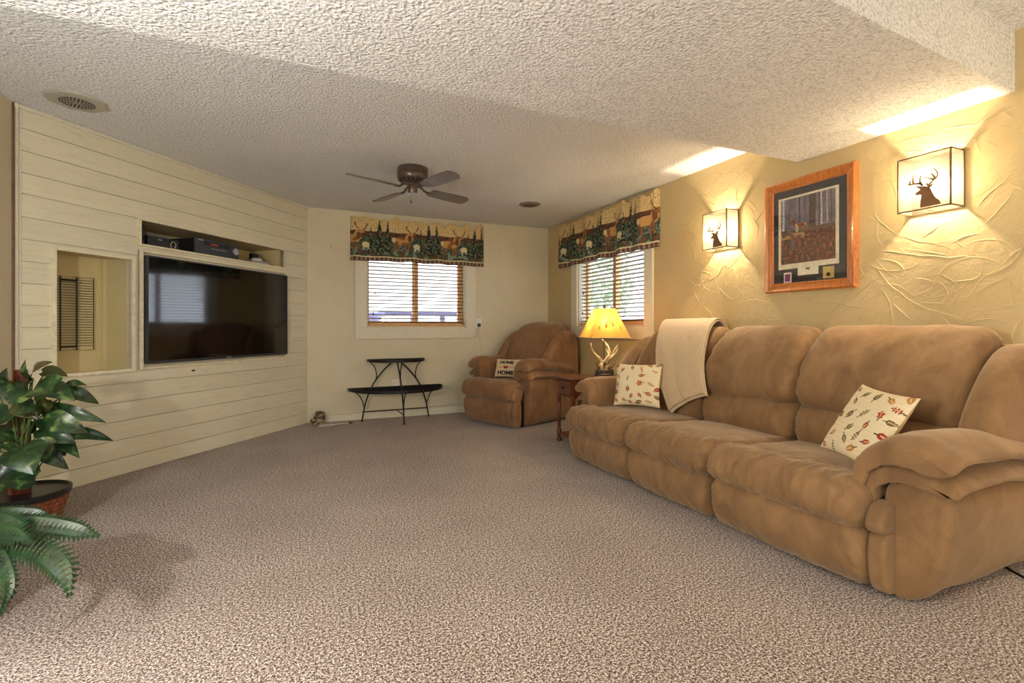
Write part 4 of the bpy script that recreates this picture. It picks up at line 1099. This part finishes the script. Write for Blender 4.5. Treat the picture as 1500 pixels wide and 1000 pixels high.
tag(q.build('wall_cable', 'cord_beige', None, True), 'beige cable running along the baseboard behind the plant stand', 'cable')
def cable_pile():
    root = empty('cable_pile', (.275, 5.60, 0)); rnd = random.Random(3)
    for k in range(9):
        pts = []; a0 = rnd.uniform(0, 6); zc = .02+.012*k
        for i in range(14):
            a = a0+i*.9; r = rnd.uniform(.03, .085)*(1-.05*k); pts.append((r*math.cos(a)*1.1, r*math.sin(a)*.6-.02, max(.006, zc+rnd.uniform(-.018, .03))))
        MB().tube(catmull(pts, 5), .0045, 6).build('cable_coil', 'cord_dark' if k % 3 else 'cord_beige', root, True)
    loop = [(.0, -.10, .006), (.04, -.15, .006), (.12, -.16, .006), (.17, -.12, .006), (.12, -.09, .006), (.05, -.09, .01), (.13, -.13, .012), (.21, -.10, .007), (.33, -.06, .006)]
    loop = [(.14, -.10, .008), (.06, -.07, .008), (.0, -.09, .006), (.0, -.13, .006), (.06, -.15, .006), (.13, -.12, .006), (.19, -.08, .006), (.30, -.06, .006)]
    MB().tube(catmull(loop, 7), .004, 6).build('white_cable', 'cord_white', root, True)
    MB().box(.29, .33, -.07, -.05, 0, .014, .003).build('connector', 'black_plastic', root)
    return tag(root, 'tangle of dark cables with a white loop in the corner', 'cables')
cable_pile()
q = MB(); a = on_z(1456, 822, 0.0); c = on_z(1500, 847, 0.0); d = c-a
q.tube([a+d*.30+Vector((0, 0, .004)), a+d*.4+Vector((0, 0, .004)), c+Vector((0, 0, .004)), c+d*3+Vector((0, 0, .004))], .004, 6)
tag(q.build('extension_cord', 'iron'), 'dark cord on the carpet beside the baseboard', 'cord')

# picture nails left in the back wall
def nail(px, py, label, group=None):
    p = on_y(px, py, B); q = MB(); q.lathe([(.002, 0), (.002, .008), (.006, .008), (.006, .011), (.001, .012)], (0, 0, 0), 8)
    o = q.build('wall_nail', 'iron'); o.location = (p.x, B, p.z); o.rotation_euler = (PI/2, 0, 0); tag(o, label, 'nail', group)
nail(485, 361, 'small nail in the back wall between planks and valance')
nail(730, 366, 'small nail in the back wall close to the wide window valance', 'nails near the corner')
nail(757, 369, 'small nail in the back wall above the recliner back', 'nails near the corner')

# ------------------------------------------------------------------ plants
def leaf_mesh(base, tip, wd, nrm, droop=.15, fold=.25):
    base, tip = Vector(base), Vector(tip); ax = tip-base; L = ax.length; d = ax.normalized()
    sd = d.cross(Vector(nrm)).normalized(); up = sd.cross(d).normalized(); v = []; f = []; NS, NW = 10, 6
    for i in range(NS+1):
        s_ = i/NS; w_ = wd*.5*(math.sin(PI*min(1, (s_*.93+.07))**.62))**.85 if s_ < 1 else 0
        if i == 0: w_ = wd*.20
        for j in range(NW+1):
            a = (j/NW*2-1)
            back = -.10*L*abs(a)**1.5*max(0, 1-s_*5)
            p = base+d*(L*s_+back)+sd*(a*w_)+up*(L*(.10*math.sin(PI*s_)-droop*s_*s_)+fold*abs(a)*w_-.3*fold*a*a*w_+.03*L*nz(s_*3, a*2, wd*99))
            v.append(p)
    for i in range(NS):
        for j in range(NW): k = i*(NW+1)+j; f.append((k, k+1, k+NW+2, k+NW+1))
    return v, f
def pothos():
    D0 = 2.42; P = at(30, 760, D0); root = empty('potted_pothos', (P.x, P.y, 0)); O = Vector((P.x, P.y, 0)); rnd = random.Random(12)
    pr = [(.115, 0), (.125, .01), (.158, .10), (.178, .19)]
    MB().lathe([(.001, 0)]+pr+[(.165, .19), (.150, .10), (.11, .02), (.001, .02)], (0, 0, 0), 40).build('pot', 'woven', root, True)
    pot = root.children[0]
    wv = MB()
    for j in range(8):
        z = .015+j*.0225; r = .127+.05*(z/.19)
        for i in range(34):
            a = 2*PI*(i+.5*(j % 2))/34; c = Vector((r*math.cos(a), r*math.sin(a), z)); t = Vector((-math.sin(a), math.cos(a), 0)); n = Vector((math.cos(a), math.sin(a), 0)); u = Vector((0, 0, 1))
            wv.add([c+t*.016, c+u*.0135, c-t*.016, c-u*.0135, c+n*.008], [(0, 1, 4), (1, 2, 4), (2, 3, 4), (3, 0, 4)])
    k = wv.build('woven_bumps', 'woven', pot); k['kind'] = 'stuff'
    MB().lathe([(.176, .185), (.188, .188), (.190, .215), (.180, .218), (.170, .205)], (0, 0, 0), 40).build('rim', 'black_plastic', root, True)
    MB().lathe([(.001, .19), (.10, .195), (.172, .187)], (0, 0, 0), 30).build('soil', 'soil', root, True)
    for dx, r_, h_ in ((.0, .026, .80), (-.035, .014, .62), (.03, .012, .55)):
        MB().tube([(dx, 0, .19), (dx*.9, .01, h_*.6), (dx*.7, 0, h_)], r_, 10).build('moss_pole', 'pole_brown', root, True)
    L = [  # base px,py  tip px,py  width px, depth offset base, tip
        (44, 562, 68, 527, 34, -.05, -.10), (62, 545, 100, 548, 22, 0, .05), (50, 556, 30, 530, 26, -.05, -.1), (90, 560, 45, 585, 34, -.12, -.16), (56, 575, 104, 578, 36, -.12, -.20), (18, 562, 6, 540, 30, -.08, -.12),
        (40, 572, 18, 592, 34, -.15, -.2), (22, 560, 10, 590, 26, -.05, -.1), (98, 563, 127, 562, 14, .02, .06), (100, 572, 146, 590, 18, .04, .10), (80, 598, 154, 617, 18, .0, .06), (62, 612, 128, 632, 30, -.05, .0), (98, 636, 166, 642, 20, .02, .08),
        (60, 628, 110, 648, 28, -.05, -.03), (72, 640, 118, 668, 24, 0, .02), (60, 660, 100, 686, 20, -.04, -.02), (78, 650, 44, 647, 16, -.1, -.15), (34, 655, 46, 692, 44, -.16, -.22), (52, 700, 0, 702, 44, -.2, -.26), (30, 668, 4, 650, 34, -.12, -.18),
        (14, 600, -20, 625, 34, -.1, -.15), (20, 640, -16, 640, 32, -.05, -.1), (28, 590, 52, 612, 26, -.08, -.1), (70, 585, 62, 606, 24, -.05, -.05), (20, 700, -24, 690, 40, -.15, -.2), (84, 556, 60, 570, 22, -.02, -.08),
        (10, 620, 34, 640, 26, .05, .02), (44, 636, 30, 612, 24, .08, .1), (0, 575, -34, 560, 36, -.05, -.05), (0, 660, -44, 672, 40, -.05, -.05), (70, 600, 92, 590, 26, .08, .14), (40, 612, 74, 596, 22, .02, .0), (88, 668, 66, 640, 22, .1, .12), (50, 592, 24, 606, 30, -.12, -.16)]
    for i, (ax, ay, bx, by, wd, da, db) in enumerate(L):
        b0 = at(ax, ay, D0+da); t0 = at(bx, by, D0+db); nr = Vector((-.25, -.75, .75))+Vector((rnd.uniform(-.4, .4), rnd.uniform(-.3, .3), rnd.uniform(-.3, .3)))
        v, f = leaf_mesh(b0-O, t0-O, wd*D0/735*1.12, nr, .10+.12*rnd.random())
        lf = mesh('leaf', v, f, 'pothos_leaf', root, True)
        jz = min(b0.z-.06, .22+.5*rnd.random()*max(.05, b0.z-.25)) if b0.z > .3 else .2
        s0 = Vector((rnd.uniform(-.03, .03), rnd.uniform(-.03, .03), max(.19, jz)))
        MB().tube(catmull([s0, s0.lerp(b0-O, .5)+Vector((0, 0, .05)), b0-O+(t0-b0).normalized()*.01], 5), [.0035]*11, 6).build('petiole', 'stem', lf, True)
    return tag(root, 'potted pothos with glossy variegated leaves in a woven brown pot', 'potted plant')
pothos()
def fern():
    D0 = 1.60; P = at(-95, 800, D0); root = empty('potted_fern', (P.x, P.y, 0)); O = Vector((P.x, P.y, 0)); rnd = random.Random(8)
    MB().lathe([(.001, 0), (.085, 0), (.10, .12), (.12, .24), (.128, .25), (.128, .27), (.112, .27), (.10, .22), (.001, .22)], (0, 0, 0), 32).build('pot', 'pole_brown', root, True)
    crown = Vector((0, 0, .25))
    def frond(pts, ln, nm='frond', nrm=None):
        c = resample(catmull(pts, 8), 40, False); q = MB(); n = len(c); q.tube(c, [.0032*(1-.8*k/(n-1)) for k in range(n)], 5)
        for k in range(4, n-1):
            s_ = k/(n-1); d = (c[k+1]-c[k-1]).normalized(); up = Vector(nrm) if nrm else Vector((0, 0, 1)); sd = d.cross(up)
            if sd.length < .1: sd = d.cross(Vector((0, 1, 0)))
            sd.normalize(); u2 = sd.cross(d).normalized(); w_ = ln*(math.sin(PI*min(1, .12+s_*.80)))**.6*(1.0 if s_ < .85 else (1-s_)/.15*.8+.2)
            for sg in (-1, 1):
                a = c[k]; e = (sd*sg+d*.32).normalized(); hw = d*.0085; tp = a+e*w_-u2*w_*.28+d*rnd.uniform(-.004, .004); m = a+e*w_*.5+u2*.004
                q.add([a-hw*.4, a+hw*.6, m+hw, tp, m-hw*.9], [(0, 1, 2, 4), (4, 2, 3)])
        q.build(nm, 'fern_leaf', root)
    def pxs(L, d0, d1):
        n = len(L); return [crown]+[at(x, y, d0+(d1-d0)*i/(n-1))-O for i, (x, y) in enumerate(L)]
    frond(pxs([(-30, 775), (30, 768), (90, 772), (150, 786)], D0, D0+.06), .052, nrm=(-.2, -.75, .6))
    frond(pxs([(-30, 800), (20, 796), (66, 810), (94, 838), (103, 878)], D0-.04, D0-.14), .060, nrm=(.1, -.9, .4))
    frond(pxs([(-50, 790), (-12, 800), (8, 828), (14, 862), (-2, 905)], D0-.06, D0-.16), .030, nrm=(.3, -.9, .2))
    frond(pxs([(-40, 770), (0, 755), (40, 752), (76, 756)], D0+.04, D0+.12), .045, nrm=(-.2, -.7, .7))
    frond(pxs([(-50, 770), (-10, 762), (20, 770), (48, 785)], D0-.02, D0-.02), .050, nrm=(-.2, -.8, .6))
    frond(pxs([(-50, 790), (-12, 782), (20, 782), (50, 796)], D0-.1, D0-.12), .05, nrm=(-.2, -.8, .6))
    for k in range(9):
        a = rnd.uniform(1.7, 5.0) if k < 7 else rnd.uniform(0, 6.28); r = rnd.uniform(.25, .36); z1 = rnd.uniform(.30, .42)
        if k >= 7: r = .2
        u = Vector((math.cos(a), math.sin(a), 0))
        frond([crown, crown+u*r*.4+Vector((0, 0, z1-.18)), crown+u*r*.8+Vector((0, 0, z1-.22)), crown+u*r*1.1+Vector((0, 0, z1-.36))], .045)
    return tag(root, 'green fern with long drooping fronds in front of the pothos', 'potted plant')
fern()

# ------------------------------------------------------------------ out of frame: floor lamps added for fill light; outside the windows
def fill_lamp(x, y, label, k=1.0, tint=(.95, .97, 1.0)):
    root = empty('fill_lamp', (x, y, 0)); MB().lathe([(.001, 0), (.14, 0), (.14, .018), (.05, .03), (.012, .04)], (0, 0, 0), 28).build('base', 'bronze', root, True)
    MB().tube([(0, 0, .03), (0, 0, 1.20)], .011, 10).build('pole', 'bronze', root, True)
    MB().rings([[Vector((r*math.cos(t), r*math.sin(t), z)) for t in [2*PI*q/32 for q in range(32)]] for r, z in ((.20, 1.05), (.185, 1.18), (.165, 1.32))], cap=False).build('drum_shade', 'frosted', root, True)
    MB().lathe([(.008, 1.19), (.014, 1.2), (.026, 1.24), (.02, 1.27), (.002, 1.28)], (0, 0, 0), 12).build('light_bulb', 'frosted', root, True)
    l = bpy.data.lights.new('fill_lamp_light', 'POINT'); l.energy = FILL_LAMP_W*k; l.color = tint; l.shadow_soft_size = .05
    lo = bpy.data.objects.new('fill_lamp_light', l); COL.objects.link(lo); lo.parent = root; lo.location = (0, 0, 1.235)
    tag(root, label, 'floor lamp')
fill_lamp(-1.15, .65, 'added fill light, floor lamp with pale drum shade behind the camera by the left wall')
fill_lamp(2.2, -1.5, 'added fill light, floor lamp with pale drum shade behind the camera by the golden wall', .38, (1, .90, .76))
b = MB()
for x0, x1, y0, y1 in ((-30, 33, B+WT+.02, 40), (R+WT+.02, 33, -30, B+WT+.02), (-30, XL-1.3, -30, B+WT+.02), (XL-1.3, R+WT+.02, -30, YF-WT-.02)): b.box(x0, x1, y0, y1, -.2, -.05)
struct(b.build('ground', 'ground'), 'pale ground outside the house')
def grill():
    root = empty('covered_grill', (.95, 8.4, -.05)); q = MB(); q.rings([[Vector((.46*sx, .28*math.sin(t), .98+.34*math.cos(t)*1.0+0)) for t in [PI*k/14-PI/2 for k in range(15)]]+[] for sx in (-1, -.96, 0, .96, 1)]); q.build('grill_lid', 'outdoor_paint', root, True)
    q = MB(); q.box(-.46, .46, -.28, .28, .66, .98, .01); q.box(.46, .80, -.22, .22, .92, .96, .005); q.build('firebox', 'outdoor_paint', root)
    for sx in (-.42, .42):
        for sy in (-.24, .24): MB().box(sx-.02, sx+.02, sy-.02, sy+.02, 0, .66).build('leg', 'outdoor_paint', root)
    tag(root, 'pale rounded grill outside the wide window', 'grill')
grill()
def railing():
    root = empty('deck_railing', (2.35, 9.2, -.05)); q = MB(); q.box(-.9, .9, -.04, .04, 1.28, 1.36, .005); q.build('top_rail', 'outdoor_paint', root)
    for x in (-.85, -.28, .28, .85): MB().box(x-.04, x+.04, -.04, .04, 0, 1.28).build('post', 'outdoor_paint', root)
    tag(root, 'pale deck railing outside the wide window', 'railing')
railing()
def tree(x, y, r, h, seed, label):
    root = empty('tree', (x, y, -.05)); MB().tube([(0, 0, 0), (.05, 0, h*.4), (0, .03, h*.75)], [.12, .1, .06], 10).build('trunk', 'pole_brown', root, True)
    rnd = random.Random(seed); v = []; f = []
    for i in range(2200):
        d = Vector((rnd.gauss(0, 1), rnd.gauss(0, 1), rnd.gauss(0, 1))).normalized(); p = Vector((0, 0, h*.68))+d*r*(.55+.45*rnd.random()**.5); p.z += .2*r*d.z
        a = Vector((rnd.gauss(0, 1), rnd.gauss(0, 1), rnd.gauss(0, 1))).normalized()*.11; c = a.cross(d)*.9; k = len(v); v += [p-a, p+c, p+a, p-c]; f.append((k, k+1, k+2, k+3))
    mesh('foliage', v, f, 'foliage', root); tag(root, label, 'tree', 'garden trees')
tree(12.0, 7.5, 2.2, 4.6, 1, 'leafy tree outside the window behind the lamp')
tree(8.0, 13.0, 1.6, 3.6, 2, 'smaller leafy tree outside the corner windows')
